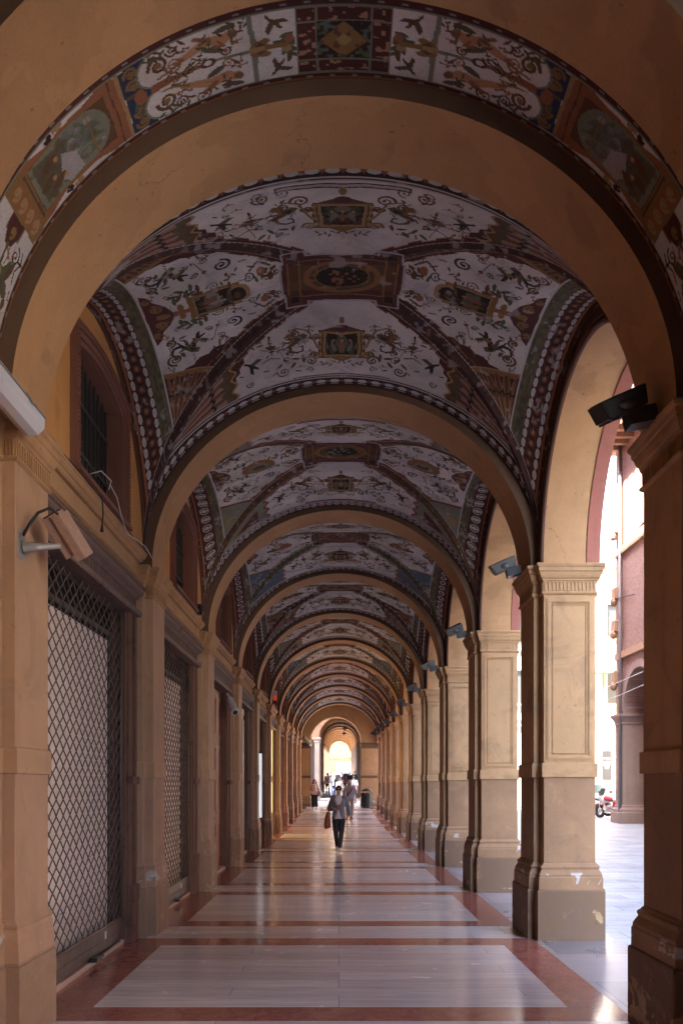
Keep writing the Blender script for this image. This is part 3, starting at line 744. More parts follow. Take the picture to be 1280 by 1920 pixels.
# ================================================================ floor, street
def marble(name, cols, streak=True, rough=(.11, .23), brick=(1.9, .285), joint=.0022):
    t = NT(name)
    ins = {'Vector': t.pos, 'Scale': 1.0, 'Mortar Size': joint, 'Mortar Smooth': 0.0, 'Brick Width': brick[0], 'Row Height': brick[1], 'Bias': 0.0}
    nd = t.n('TexBrick', ins); nd.offset = .37; nd.offset_frequency = 3; nd.squash = 1.25; nd.squash_frequency = 3
    nd.inputs['Color1'].default_value = (0, 0, 0, 1); nd.inputs['Color2'].default_value = (1, 1, 1, 1); nd.inputs['Mortar'].default_value = (.5, .5, .5, 1)
    tone = t.n('RGBToBW', {0: nd.outputs['Color']}).outputs[0]
    c = t.mix(tone, cols[0], cols[1])
    off = t.n('VectorMath', {0: t.vscale((1.1, 13, 1)), 1: t.n('CombineXYZ', {0: t.math('MULTIPLY', tone, 37.0), 1: t.math('MULTIPLY', tone, 19.0)}).outputs[0]}, operation='ADD').outputs[0]
    s1 = t.noise(1.0, 6, .65, vec=off, dist=.6); s2 = t.noise(4.5, 5, .65, vec=off, dist=.3)
    if streak:
        c = t.mix(t.ramp(s1, .42, .72, 0, .75), c, cols[2]); c = t.mix(t.ramp(s2, .5, .8, 0, .45), c, mul(cols[2], .7))
        c = t.mix(t.ramp(s2, .3, .12, 0, .4), c, mul(cols[0], 1.25))
    f = t.noise(55, 4, .65); c = t.mix(t.ramp(f, .3, .75, 0, .16), c, mul(cols[2], .55))
    big = t.noise(.7, 5, .6, dist=.4)
    c = t.mix(t.ramp(big, .45, .75, 0, .28), c, mul(cols[2], .85))
    c = t.mix(t.math('MULTIPLY', nd.outputs['Fac'], .8), c, (.10, .075, .065))
    r = t.math('ADD', t.ramp(big, .25, .75, rough[0], rough[1]), t.ramp(f, .3, .8, 0, .05))
    wob = t.noise(1.6, 2, .5, vec=t.vscale((1, 1, 1)))
    sc2 = t.noise(3.5, 6, .7, dist=.8); r = t.math('ADD', r, t.ramp(sc2, .55, .72, 0, .12))
    nb = t.bump(t.math('ADD', t.math('MULTIPLY', nd.outputs['Fac'], -.25), t.math('MULTIPLY', wob, .6)), .05, .02)
    return t.out(c, r, nb, Specular_IOR_Level=.55)
M['beige'] = marble('beige_veined_marble', ((.82, .73, .68), (.60, .515, .47), (.45, .37, .335)))
def red_marble():
    t = NT('red_verona_marble')
    n = t.noise(5, 7, .72, dist=1.2); n2 = t.noise(26, 5, .7, dist=.6); n3 = t.noise(.8, 3)
    c = t.mix(t.ramp(n, .34, .66), (.27, .078, .055), (.40, .155, .11))
    c = t.mix(t.ramp(n2, .55, .75, 0, .6), c, (.50, .28, .22)); c = t.mix(t.ramp(n2, .42, .25, 0, .7), c, (.105, .03, .024))
    v = t.n('TexVoronoi', {'Vector': t.n('VectorMath', {0: t.pos, 1: t.n('TexNoise', {'Vector': t.pos, 'Scale': 6.0, 'Detail': 4.0}).outputs['Color']}, operation='ADD').outputs[0], 'Scale': 5.0}, feature='DISTANCE_TO_EDGE').outputs['Distance']
    c = t.mix(t.ramp(v, .03, .0, 0, .5), c, (.09, .03, .025))
    y = t.xyz()
    fx = t.math('ABSOLUTE', t.math('SUBTRACT', t.math('FRACT', t.math('MULTIPLY', y[0], .83)), .5))
    c = t.mix(t.ramp(fx, .0022, .0015, 0, .5), c, (.08, .04, .035))
    return t.out(c, t.math('ADD', t.ramp(n3, .3, .7, .09, .18), t.ramp(n2, .3, .8, 0, .06)), t.bump(t.noise(1.6, 2), .04, .02), Specular_IOR_Level=.55)
M['red'] = red_marble()
M['slab'] = marble('grey_edge_slab', ((.45, .37, .34), (.17, .16, .165), (.28, .24, .23)), rough=(.22, .4), brick=(2.2, 1.22), joint=.008)
def street_stone():
    t = NT('street_flagstone')
    nd = t.n('TexBrick', {'Vector': t.pos, 'Scale': 1.0, 'Mortar Size': .010, 'Brick Width': 1.1, 'Row Height': .42, 'Mortar Smooth': .2}); nd.offset = .43
    nd.inputs['Color1'].default_value = (.33, .33, .33, 1); nd.inputs['Color2'].default_value = (.24, .24, .245, 1); nd.inputs['Mortar'].default_value = (.12, .115, .11, 1)
    n = t.noise(1.2, 6, .65); n2 = t.noise(14, 5, .7)
    c = t.mix(t.ramp(n, .42, .7, 0, .4), nd.outputs['Color'], (.17, .17, .175)); c = t.mix(t.ramp(n2, .4, .75, 0, .35), c, (.32, .315, .31))
    return t.out(c, t.ramp(n, .3, .7, .4, .65), t.bump(t.math('ADD', t.math('MULTIPLY', nd.outputs['Fac'], -.8), n2), .4, .012))
M['street'] = street_stone()

CUTY = [-9, 32, 36, 40, 45, 50.0]
fl = MB()
XL0, XL1, XR1, XR0 = -2.45, -1.87, 1.74, 2.13
def flat(mi, x0, x1, y0, y1):
    ys = [y0] + [c for c in CUTY if y0 < c < y1] + [y1]
    fl.mat(mi)
    for a, b in zip(ys, ys[1:]): fl.quad((x0, a, ground(a)), (x1, a, ground(a)), (x1, b, ground(b)), (x0, b, ground(b)))
flat(1, XL0, XR0, -9, 6.5 - 4 * BAY + .0) if False else None
y = 6.5 - 4 * BAY
flat(0, XL0, XR0, -9.9, y)
while y < 50.05:
    a, b, c, d = y, y + 2.5, y + 2.9, y + 3.7
    e = y + BAY
    cl = lambda q: min(q, 50.05)
    flat(1, XL0, XL1, a, cl(b)); flat(0, XL1, XR1, a, cl(b)); flat(1, XR1, XR0, a, cl(b))
    if c < 50.05:
        flat(1, XL0, XR0, b, cl(c)); flat(0, XL0, XR0, c, cl(d))
        if d < 50.05: flat(1, XL0, XR0, d, cl(e))
    y = e
tag(fl.build('floor', [M['beige'], M['red']]), kind='structure')
sl = MB()
for a, b in zip(CUTY, CUTY[1:]): sl.quad((2.13, a, ground(a)), (2.99, a, ground(a)), (2.99, b, ground(b)), (2.13, b, ground(b)))
sl.box(2.99, 3.03, -9, 50, -.1, -.001)
tag(sl.build('pavement', M['slab']), kind='structure')
st = MB()
ys = [-60, 32, 36, 40, 45, 50.06, 60, 75, 90, 110, 130, 160, 260]
for a, b in zip(ys, ys[1:]):
    d = -.045 if b < 50.1 else -.004
    x0 = 3.0 if b < 50.1 else -60
    d0 = d
    st.quad((x0, a, ground(a) + d), (90, a, ground(a) + d), (90, b, ground(b) + d), (x0, b, ground(b) + d))
st.quad((-60, -60, -.3), (3, -60, -.3), (3, 50, -.3), (-60, 50, -.3))
tag(st.build('street', M['street']), kind='structure')

# ================================================================ piers on the street side
YK = [5.71 + BAY * k for k in range(11)]
def pier_parts(root):
    y = 0.0
    a, b = .465, .335
    poly = [(2.235, -a), (2.80, -a), (2.80, -b), (2.835, -b), (2.835, b), (2.80, b), (2.80, a), (2.235, a), (2.235, b), (2.155, b), (2.155, -b), (2.235, -b)]
    poly = [(px - 2.5, py) for px, py in poly]
    m = M['pier']
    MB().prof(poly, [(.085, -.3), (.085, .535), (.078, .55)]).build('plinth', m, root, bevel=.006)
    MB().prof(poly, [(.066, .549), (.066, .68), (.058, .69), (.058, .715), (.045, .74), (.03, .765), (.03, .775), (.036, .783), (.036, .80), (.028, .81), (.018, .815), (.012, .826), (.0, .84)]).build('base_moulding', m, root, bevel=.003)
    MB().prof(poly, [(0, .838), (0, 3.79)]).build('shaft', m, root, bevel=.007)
    MB().prof(poly, [(.002, 1.772), (.022, 1.775), (.022, 1.922), (.014, 1.927), (.002, 1.930)]).build('dado_band', m, root, bevel=.003)
    cap = MB().prof(poly, [(.001, 3.765), (.012, 3.772), (.024, 3.783), (.024, 3.797), (.010, 3.803), (.006, 3.806), (.006, 3.915), (.018, 3.922), (.018, 3.937), (.034, 3.95), (.046, 3.975), (.052, 4.0), (.052, 4.012), (.066, 4.018), (.068, 4.055), (.080, 4.065), (.088, 4.085), (.088, 4.10)])
    # fluting of the frieze: fillets with small round heads
    def flute(x0, y0, x1, y1, nx, ny, n):
        for i in range(n + 1):
            f = i / n; px, py = x0 + (x1 - x0) * f, y0 + (y1 - y0) * f
            w = .006; dx, dy = (x1 - x0), (y1 - y0); l = math.hypot(dx, dy); dx, dy = dx / l * w, dy / l * w
            o = .0075; q = .0165
            P = [(px - dx + nx * o, py - dy + ny * o), (px + dx + nx * o, py + dy + ny * o), (px + dx + nx * q, py + dy + ny * q), (px - dx + nx * q, py - dy + ny * q)]
            cap.loft([[(*p, 3.812) for p in P], [(*p, 3.905) for p in P]])
            if i < n:
                g = (i + .5) / n; cx, cy = x0 + (x1 - x0) * g, y0 + (y1 - y0) * g; ww = l / n / 2 - .004
                ux, uy = dx / w, dy / w
                pts = [(-1, 3.905), (-1, 3.885), (-.7, 3.897), (0, 3.902), (.7, 3.897), (1, 3.885), (1, 3.905)]
                cap.loft([[(cx + ux * ww * u + nx * o, cy + uy * ww * u + ny * o, z) for u, z in pts], [(cx + ux * ww * u + nx * q, cy + uy * ww * u + ny * q, z) for u, z in pts]])
    flute(2.25 - 2.5, -a, 2.785 - 2.5, -a, 0, -1, 13)
    flute(2.235 - 2.5, -a + .01, 2.235 - 2.5, -b - .012, -1, 0, 3)
    flute(2.155 - 2.5, -b + .02, 2.155 - 2.5, b - .02, -1, 0, 14)
    cap.build('capital', m, root, bevel=.002)
    # raised panel frames with bead courses on the faces that look along the arcade
    for sgn in (-1, 1):
        fr = MB(); yy = sgn * a
        def bar(x0, x1, z0, z1, h0, h1):
            ya, yb = sorted((yy + sgn * h0, yy + sgn * h1)); fr.box(x0 - 2.5, x1 - 2.5, ya, yb, z0, z1)
        def ring(x0, x1, z0, z1, w, h):
            bar(x0, x1, z0, z0 + w, -.002, h); bar(x0, x1, z1 - w, z1, -.002, h); bar(x0, x0 + w, z0 + w, z1 - w, -.002, h); bar(x1 - w, x1, z0 + w, z1 - w, -.002, h)
        ring(2.262, 2.773, 1.965, 3.735, .016, .010); ring(2.278, 2.757, 1.981, 3.719, .030, .018); ring(2.308, 2.727, 2.011, 3.689, .010, .007); ring(2.334, 2.701, 2.037, 3.663, .008, .010)
        zz = 2.031
        pts = []
        while zz < 3.67: pts += [(2.326, zz), (2.709, zz)]; zz += .0235
        xx = 2.34
        while xx < 2.705: pts += [(xx, 2.03), (xx, 3.67)]; xx += .0235
        for px, pz in pts: fr.ball((px - 2.5, yy + sgn * .002, pz), .0092, seg=6, rg=4)
        fr.build('panel_frame', m, root)
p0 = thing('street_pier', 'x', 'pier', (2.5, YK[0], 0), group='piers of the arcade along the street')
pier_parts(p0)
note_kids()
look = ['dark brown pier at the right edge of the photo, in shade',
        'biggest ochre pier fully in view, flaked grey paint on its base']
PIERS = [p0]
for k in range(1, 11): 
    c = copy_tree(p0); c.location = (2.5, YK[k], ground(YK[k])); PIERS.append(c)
for k, p in enumerate(PIERS):
    p['label'] = look[k] if k < 2 else f'ochre pier with fluted capital on the street side, {ORD[k]} counted from the nearest'

# ================================================================ transverse arches
def arch_ring(mb, yc, half, a0, b0, a1, b1, zs=ZS, xc=XC, n=64, legs=0.0):
    th = [math.pi * i / n for i in range(n + 1)]
    inn = [(xc - a0 * math.cos(t), zs + b0 * math.sin(t)) for t in th]; out = [(xc - a1 * math.cos(t), zs + b1 * math.sin(t)) for t in th]
    if legs: inn = [(inn[0][0], zs - legs)] + inn + [(inn[-1][0], zs - legs)]; out = [(out[0][0], zs - legs)] + out + [(out[-1][0], zs - legs)]
    y0, y1 = yc - half, yc + half
    for i in range(len(inn) - 1):
        (x0, z0), (x1, z1) = inn[i], inn[i + 1]; (X0, Z0), (X1, Z1) = out[i], out[i + 1]
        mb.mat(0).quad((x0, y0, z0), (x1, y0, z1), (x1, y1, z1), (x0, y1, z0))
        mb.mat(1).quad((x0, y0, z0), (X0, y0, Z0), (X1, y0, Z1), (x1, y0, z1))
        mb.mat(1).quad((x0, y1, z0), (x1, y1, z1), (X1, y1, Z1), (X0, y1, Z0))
    return mb
ar = MB(); arch_ring(ar, 0, .32, 2.10, 1.95, 2.42, 2.26)
arch0 = ar.build('transverse_arch', [M['arch'], M['arch_edge']], auto=35, bevel=.012)
ARCH = [(4.39, 'plain ochre arch band crossing the top corners of the photo, nearer than the painted strip')]
for k in range(11):
    ARCH.append((YK[k], ['wide ochre arch crossing overhead between the painted strip and the first painted vault',
                         'ochre arch crossing overhead between the first and second painted vaults'][k] if k < 2 else f'ochre arch crossing overhead between the {ORD[k-1]} and {ORD[k]} painted vaults' if k < 10 else 'last ochre arch before the end wall of the portico'))
for i, (yy, lab) in enumerate(ARCH):
    o = arch0 if i == 0 else arch0.copy()
    if i: COL.objects.link(o)
    o.location = (0, yy, 0); tag(o, lab, 'arch', 'plain arches across the portico', 'thing')

# ================================================================ painted vaults
print('painting'); 
GA = groin_mesh(860, 700, 0, 21); GB = groin_mesh(560, 460, 1, 33); GC = groin_mesh(320, 260, 2, 45); GD = groin_mesh(240, 180, 0, 57)
seq = [GA, GB, GC] + [groin_mesh(230, 180, st_, 70 + 7 * i_) for i_, st_ in enumerate((0, 1, 2, 1, 0, 2, 1))]
desc = {0: 'first groin vault overhead, painted with gilded tabernacles, birds and beaded borders', 1: 'second painted vault, pale ground with dark oval and palmette borders', 2: 'third painted vault, pale rounded fields with reddish centre oval'}
for k in range(10):
    o = bpy.data.objects.new('painted_vault', seq[k]); COL.objects.link(o); o.location = (XC, 7.75 + BAY * k, 0)
    tag(o, desc.get(k, f'{ORD[k]} painted groin vault along the portico, counted from the nearest'), 'vault', 'painted groin vaults of the portico', 'thing')
o = bpy.data.objects.new('painted_vault_strip', strip_mesh(4.70, 5.395, 900, 110)); COL.objects.link(o)
tag(o, 'curved painted strip with cherubs, a square rosette and framed landscapes at the top', 'vault', None, 'thing')
o = bpy.data.objects.new('painted_vault', GD); COL.objects.link(o); o.location = (XC, 2.4, 0)
tag(o, 'painted vault almost above the camera, only a sliver in the top left corner', 'vault', 'painted groin vaults of the portico', 'thing')

# ================================================================ arcade wall above the piers
aw = thing('arcade_wall', 'ochre arcade wall with round arches resting on the street piers', 'wall', (2.5, 0, 0))
def arcade_bay(yc, name, full=True):
    mb = MB(); r = 1.575; n = 40; top = 6.35; xi, xo = 2.235, 2.83
    pts = [(yc - 2.04, ZS)] + [(yc - r * math.cos(math.pi * i / n), ZS + r * math.sin(math.pi * i / n)) for i in range(n + 1)] + [(yc + 2.04, ZS)]
    for i in range(len(pts) - 1):
        (y0, z0), (y1, z1) = pts[i], pts[i + 1]
        mb.mat(2).quad((xi, y0, z0), (xi, y1, z1), (xi, y1, top), (xi, y0, top))
        mb.mat(1).quad((xo, y0, z0), (xo, y0, top), (xo, y1, top), (xo, y1, z1))
        if 0 < i < len(pts) - 2:
            mb.mat(0).quad((xi, y0, z0), (2.70, y0, z0), (2.70, y1, z1), (xi, y1, z1))
    # outer order, a little lower, faded red
    for i in range(n):
        t0, t1 = math.pi * i / n, math.pi * (i + 1) / n; q = r - .018
        A = [(yc - q * math.cos(t), ZS + q * math.sin(t)) for t in (t0, t1)]; B = [(yc - r * math.cos(t), ZS + r * math.sin(t)) for t in (t0, t1)]
        mb.mat(1)
        mb.quad((2.70, A[0][0], A[0][1]), (2.845, A[0][0], A[0][1]), (2.845, A[1][0], A[1][1]), (2.70, A[1][0], A[1][1]))
        mb.quad((2.70, B[0][0], B[0][1]), (2.70, A[0][0], A[0][1]), (2.70, A[1][0], A[1][1]), (2.70, B[1][0], B[1][1]))
        mb.quad((2.845, A[0][0], A[0][1]), (2.845, B[0][0] , B[0][1] + .2), (2.845, B[1][0], B[1][1] + .2), (2.845, A[1][0], A[1][1]))
    o = mb.build(name, [M['soffit'], M['red_rim'], M['brown_mould']], aw, world=True, auto=40)
    mo = MB()
    for rr, rad in ((1.60, .026), (1.655, .018)):
        mo.tube([(2.225, yc - rr * math.cos(math.pi * i / 48), ZS + rr * math.sin(math.pi * i / 48)) for i in range(49)], rad, 8)
    mo.build('arch_moulding', M['brown_mould'], o, world=True, smooth=True)
for k in range(11): arcade_bay(7.75 + BAY * k, 'arch_bay')
arcade_bay(2.4, 'arch_bay')
MB().box(2.237, 2.828, -9, .8, -.3, 6.35).box(2.237, 2.828, 3.98, 5.24, -.3, 6.35).box(2.236, 2.83, 5.24, 5.75, 4.1, 6.35).build('near_wall', M['pier'], aw, world=True)
MB().box(2.3, 2.85, -9, 42, 6.36, 26).build('upper_wall', M['red_rim'], aw, world=True)

# ================================================================ wall of shops on the left
LS = .09
sw = thing('shop_wall', 'long wall of shops with pilasters, roller grilles, doors and arched windows on the left', 'building', (-2.3, 0, 0))
# plain wall, lunettes (with window openings), frieze, cornice
wl = MB()
wl.box(-2.6, -2.17, -9, 5.30, -.3, 6.6)
for k in range(10):
    yc = 7.75 + BAY * k; y0, y1 = yc - 1.75, yc + 1.75; a, b = yc - .70, yc + .70
    wl.box(-2.6, -2.17, y0 - .3, a, 4.2, 6.6); wl.box(-2.6, -2.17, b, y1 + .3, 4.2, 6.6)
    n = 10; pr = [(a + (b - a) * i / n, 5.34 + .10 * math.sin(math.pi * i / n)) for i in range(n + 1)]
    for (ya, za), (yb, zb) in zip(pr, pr[1:]):
        wl.quad((-2.17, ya, za), (-2.17, yb, zb), (-2.17, yb, 6.6), (-2.17, ya, 6.6)); wl.quad((-2.17, ya, za), (-2.5, ya, za), (-2.5, yb, zb), (-2.17, yb, zb))
wl.build('lunette_wall', M['wall_orange'], sw, world=True)
fz = MB()
fz.box(-2.6, -2.2, 5.3, 50.2, 3.868, 4.16)
fz.build('frieze_band', M['frieze'], sw, world=True)
co = MB()
prc = [(-2.4, 4.13), (-2.165, 4.13), (-2.15, 4.145), (-2.15, 4.16), (-2.13, 4.17), (-2.115, 4.19), (-2.115, 4.205), (-2.105, 4.21), (-2.105, 4.225), (-2.17, 4.245), (-2.4, 4.245)]
for k in range(11):
    y0, y1 = (YK[k] + .40, YK[k] + BAY - .40)
    co.loft([[(x, y0, z) for x, z in prc], [(x, y1, z) for x, z in prc]])
    co.loft([[(x - .035, y0, z * .3 + 3.868 - .3 * 4.13 + .03) for x, z in prc], [(x - .035, y1, z * .3 + 3.868 - .3 * 4.13 + .03) for x, z in prc]])
co.build('cornice', M['frieze'], sw, world=True)
# pilasters
pp = [(-2.42, -.42), (-2.17, -.42), (-2.17, -.31), (-2.078, -.31), (-2.078, .31), (-2.17, .31), (-2.17, .42), (-2.42, .42)]
def pilaster():
    m = M['pilaster']
    sh = MB().prof(pp, [(0, .82), (0, 3.80)]).build('pilaster', m, sw, bevel=.006)
    MB().prof(pp, [(.045, -.3), (.045, .52), (.038, .53)]).build('plinth', m, sh, bevel=.005)
    MB().prof(pp, [(.034, .529), (.034, .66), (.026, .68), (.026, .73), (.018, .75), (.018, .765), (.024, .775), (.024, .79), (.012, .805), (.0, .825)]).build('base_moulding', m, sh, bevel=.003)
    MB().prof(pp, [(.002, 1.765), (.018, 1.768), (.018, 1.932), (.010, 1.938), (.002, 1.941)]).build('dado_band', m, sh, bevel=.003)
    cap = MB().prof(pp, [(.001, 3.775), (.012, 3.782), (.022, 3.79), (.022, 3.803), (.008, 3.81), (.008, 3.925), (.02, 3.932), (.02, 3.947), (.036, 3.962), (.044, 3.985), (.050, 4.01), (.050, 4.02), (.062, 4.03), (.064, 4.065), (.080, 4.08), (.086, 4.10), (.086, 4.115)])
    for i in range(15):
        y = -.30 + .60 * i / 14; cap.box(-2.078 + .0085, -2.078 + .017, y - .007, y + .007, 3.818, 3.912)
    for i in range(4):
        x = -2.155 + .065 * i / 3; cap.box(x - .006, x + .006, -.31 - .017, -.31 - .0085, 3.818, 3.912)
    cap.build('capital', M['frieze'], sh, bevel=.002)
    return sh
ps = pilaster(); note_kids()
PIL = [ps]
for k in range(1, 11): PIL.append(copy_tree(ps, sw))
for k, o in enumerate(PIL):
    o.matrix_parent_inverse = Matrix.Translation((2.3, 0, 0)); o.location = (0, YK[k] + LS, ground(YK[k]))
# arched windows
def window():
    a, b = -.70, .70
    gl = MB().box(-2.34, -2.325, a - .05, b + .05, 4.1, 5.6).build('arched_window', M['black'], sw)
    fr = MB()
    def arc(y0, y1, z, rise, n=16): return [(y0 + (y1 - y0) * i / n, z + rise * math.sin(math.pi * i / n)) for i in range(n + 1)]
    for (x0, x1, g, w) in ((-2.172, -2.10, .10, .055), (-2.172, -2.122, .045, .05), (-2.172, -2.135, -.005, .045)):
        inn = [(a - g, 4.246)] + arc(a - g, b + g, 5.34 + g * .9, .10) + [(b + g, 4.246)]
        out = [(a - g - w, 4.246)] + arc(a - g - w, b + g + w, 5.34 + (g + w) * .9, .105) + [(b + g + w, 4.246)]
        for i in range(len(inn) - 1):
            fr.loft([[(x1, *inn[i]), (x1, *out[i]), (x0, *out[i]), (x0, *inn[i])], [(x1, *inn[i + 1]), (x1, *out[i + 1]), (x0, *out[i + 1]), (x0, *inn[i + 1])]])
    for i in range(34):
        for yy in (a - .127, b + .127): fr.ball((-2.098, yy, 4.27 + i * .034), .013, seg=6, rg=4)
    for (yy, zz) in arc(a - .127, b + .127, 5.34 + .115, .105, 44): fr.ball((-2.098, yy, zz), .013, seg=6, rg=4)
    for yy in (a, b):   # reveals
        s = 1 if yy == a else -1
        fr.box(-2.33, -2.173, min(yy - .002 * s, yy + .03 * s), max(yy - .002 * s, yy + .03 * s), 4.246, 5.36)
    ap = arc(a - .005, b + .005, 5.335, .10)
    for p_, q_ in zip(ap, ap[1:]): fr.quad((-2.174, *p_), (-2.33, *p_), (-2.33, *q_), (-2.174, *q_))
    fr.build('frame', M['frame_red'], gl)
    gr = MB()
    for i in range(11):
        yy = a + .06 + (b - a - .12) * i / 10; gr.box(-2.30, -2.28, yy - .011, yy + .011, 4.24, 5.43)
    for zz in (4.62, 5.05): gr.box(-2.279, -2.269, a + .03, b - .03, zz - .015, zz + .015)
    gr.build('grille', M['iron'], gl)
    MB().box(-2.45, -2.075, a - .16, b + .16, 4.2465, 4.285).build('sill', M['frame_red'], gl, bevel=.004)
    return gl
wn = window(); note_kids(); WIN = [wn]
for k in range(1, 10): WIN.append(copy_tree(wn, sw))
for k, o in enumerate(WIN):
    o.matrix_parent_inverse = Matrix.Translation((2.3, 0, 0)); o.location = (0, 7.75 + BAY * k, 0)
# timber shop frames
def shop_frame():
    Y0, Y1 = -1.62, 1.62
    pr = [(-2.6, 3.545), (-2.19, 3.545), (-2.18, 3.56), (-2.18, 3.60), (-2.20, 3.615), (-2.215, 3.63), (-2.245, 3.64), (-2.245, 3.735), (-2.225, 3.745), (-2.205, 3.765), (-2.165, 3.79), (-2.15, 3.81), (-2.15, 3.83), (-2.13, 3.84), (-2.13, 3.858), (-2.19, 3.866), (-2.6, 3.866)]
    lt = MB().loft([[(x, Y0, z) for x, z in pr], [(x, Y1, z) for x, z in pr]])
    for i in range(70):
        y = Y0 + .03 + (Y1 - Y0 - .06) * i / 69; lt.box(-2.246, -2.239, y - .011, y + .011, 3.648, 3.727)
    f = lt.build('shop_frame', M['lintel'], sw)
    for s in (-1, 1):
        mb = MB(); e = Y1 * s
        def bx(d0, d1, x0, x1, z0, z1):
            ya, yb = sorted((e - s * d0, e - s * d1)); mb.box(x0, x1, ya, yb, z0, z1)
        bx(0, .10, -2.6, -2.235, -.3, 3.55); bx(.10, .135, -2.6, -2.222, -.3, 3.55); bx(.135, .30, -2.6, -2.25, -.3, 3.55); bx(.30, .345, -2.6, -2.275, -.3, 3.55)
        bx(-.002, .31, -2.6, -2.208, -.3, .42); bx(.02, .29, -2.6, -2.20, .42, .60); bx(.0, .30, -2.6, -2.204, 1.70, 1.78)
        mb.build('jamb', M['wood'], f, bevel=.005)
    MB().box(-2.6, -2.295, -1.28, 1.28, -.3, .045).build('threshold', M['threshold'], f, bevel=.006)
    return f
sf = shop_frame(); note_kids(); SF = [sf]
for k in range(1, 10): SF.append(copy_tree(sf, sw))
for k, o in enumerate(SF):
    o.matrix_parent_inverse = Matrix.Translation((2.3, 0, 0)); o.location = (0, 7.75 + LS + BAY * k, ground(7.75 + BAY * k))
def at_bay(o, k): o.matrix_parent_inverse = Matrix.Translation((2.3, 0, 0)); o.location = (0, 7.75 + LS + BAY * k, ground(7.75 + BAY * k)); return o
# roller grilles over the first two shop windows
def roller():
    mb = MB(); y0, y1, z0, z1 = -1.275, 1.275, .26, 3.56; py, pz = .180, .140; x = -2.325
    r = random.Random(5); cnt = int((y1 - y0 + (z1 - z0) * py / pz) / py) + 2
    for s in (1, -1):
        for i in range(-cnt, cnt):
            yb = i * py; pts = []
            j = 0; zz = z0
            while zz <= z1 + 1e-6:
                yy = yb + s * (zz - z0) * py / pz
                if y0 <= yy <= y1: pts.append((x + .006 * s, yy +   .006 * math.sin((zz - z0) / pz * 2 * math.pi) * s, zz))
                zz += pz / 4
            if len(pts) > 1: mb.tube(pts, .0058, 5, cap=False)
    mb.box(x - .012, x + .012, y0, y0 + .025, z0, z1); mb.box(x - .012, x + .012, y1 - .025, y1, z0, z1)
    g = mb.build('roller_grille', M['grille'], sw, smooth=True)
    s = MB()
    for i in range(2): s.box(-2.345, -2.318, -1.272, 1.272, .047 + i * .112, .047 + (i + 1) * .112 - .004)
    s.tube([(-2.325, -1.27, .275), (-2.325, 1.27, .275)], .014, 8)
    s.build('bottom_slat', M['slat'], g, bevel=.003)
    l = MB().box(-2.30, -2.23, .05, .22, .046, .085).tube([(-2.26, .22, .066), (-2.25, .30, .066), (-2.28, .36, .066)], .016, 8)
    l.box(-2.31, -2.28, .40, 1.1, .046, .060)
    l.build('padlock', M['lamp_dark'], g, bevel=.004)
    MB().box(-2.3175, -2.316, .62, .68, .16, .235).build('sticker', M['white_plastic'], g)
    return g
rg = roller(); note_kids(); at_bay(copy_tree(rg, sw), 1); at_bay(rg, 0)
rg['label'] = 'steel diamond roller grille over the nearest shop window'
M['scrawl'] = plain('brown_scrawl_ink', (.22, .14, .12), .8)
for k in (0, 1):
    gl = MB().box(-2.47, -2.43, -1.3, 1.3, 0, 3.6).build('shop_window', M['darkglass'], sw); at_bay(gl, k)
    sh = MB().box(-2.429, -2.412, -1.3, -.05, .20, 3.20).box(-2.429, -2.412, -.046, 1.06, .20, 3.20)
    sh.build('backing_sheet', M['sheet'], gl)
    bx = MB().box(-2.6, -2.40, -1.3, 1.3, 3.25, 3.3).box(-2.428, -2.40, 1.10, 1.14, .1, 3.25).build('window_frame', M['iron'], gl)
    r = random.Random(k + 2); sc = MB()
    for q in range(5):
        y0 = -.6 + r.uniform(0, 1.2); z0 = .5 + r.uniform(0, .55)
        sc.tube([(-2.411, y0 + i * .035, z0 + r.uniform(-.035, .035) + i * .012) for i in range(8)], .0035, 4)
    sc.build('scrawl', M['scrawl'], gl)['kind'] = 'stuff'
# third bay: panelled door
dr = MB().box(-2.50, -2.40, -1.3, 1.3, 0, 3.56)
for (a, b) in ((-1.22, -.66), (-.60, -.04), (.04, .60), (.66, 1.22)):
    for (z0, z1) in ((.25, .95), (1.12, 2.45), (2.62, 3.4)):
        dr.box(-2.401, -2.385, a, a + .06, z0, z1).box(-2.401, -2.385, b - .06, b, z0, z1).box(-2.401, -2.385, a + .06, b - .06, z0, z0 + .06).box(-2.401, -2.385, a + .06, b - .06, z1 - .06, z1)
d0 = at_bay(dr.build('panelled_door', M['wood_red'], sw, bevel=.004), 2); d0['label'] = 'tall panelled red brown wooden door'
MB().ball((-2.36, .06, 1.05), .035).tube([(-2.40, .06, 1.05), (-2.36, .06, 1.05)], .012, 8).build('handle', M['iron'], d0)
# fourth: glass door with steel frame; fifth: dark shop with a light poster; sixth and seventh: lit shops
M['steel'] = plain('brushed_steel_frame', (.45, .42, .36), .35, .7, .1)
M['lit_white'] = emit('lit_poster', (.72, .80, .86), .05); M['lit_yellow'] = emit('lit_yellow_interior', (1.0, .68, .25), .16); M['lit_orange'] = emit('lit_orange_interior', (1.0, .40, .09), .10)
M['lit_red'] = emit('lit_red_sign', (.60, .05, .035), .03)
g3 = at_bay(MB().box(-2.50, -2.44, -1.3, 1.3, 0, 3.56).build('glass_door', M['darkglass'], sw), 3)
MB().box(-2.44, -2.39, -1.28, -1.20, .05, 3.3).box(-2.44, -2.38, .15, .24, .05, 3.3).box(-2.44, -2.36, .95, 1.27, .05, 3.3).box(-2.44, -2.38, -1.28, 1.27, 3.3, 3.4).box(-2.44, -2.36, -1.28, 1.27, 3.4, 3.55).build('frame', M['steel'], g3, bevel=.004)
MB().box(-2.39, -2.35, .16, .20, .9, 1.7).build('handle', M['iron'], g3)
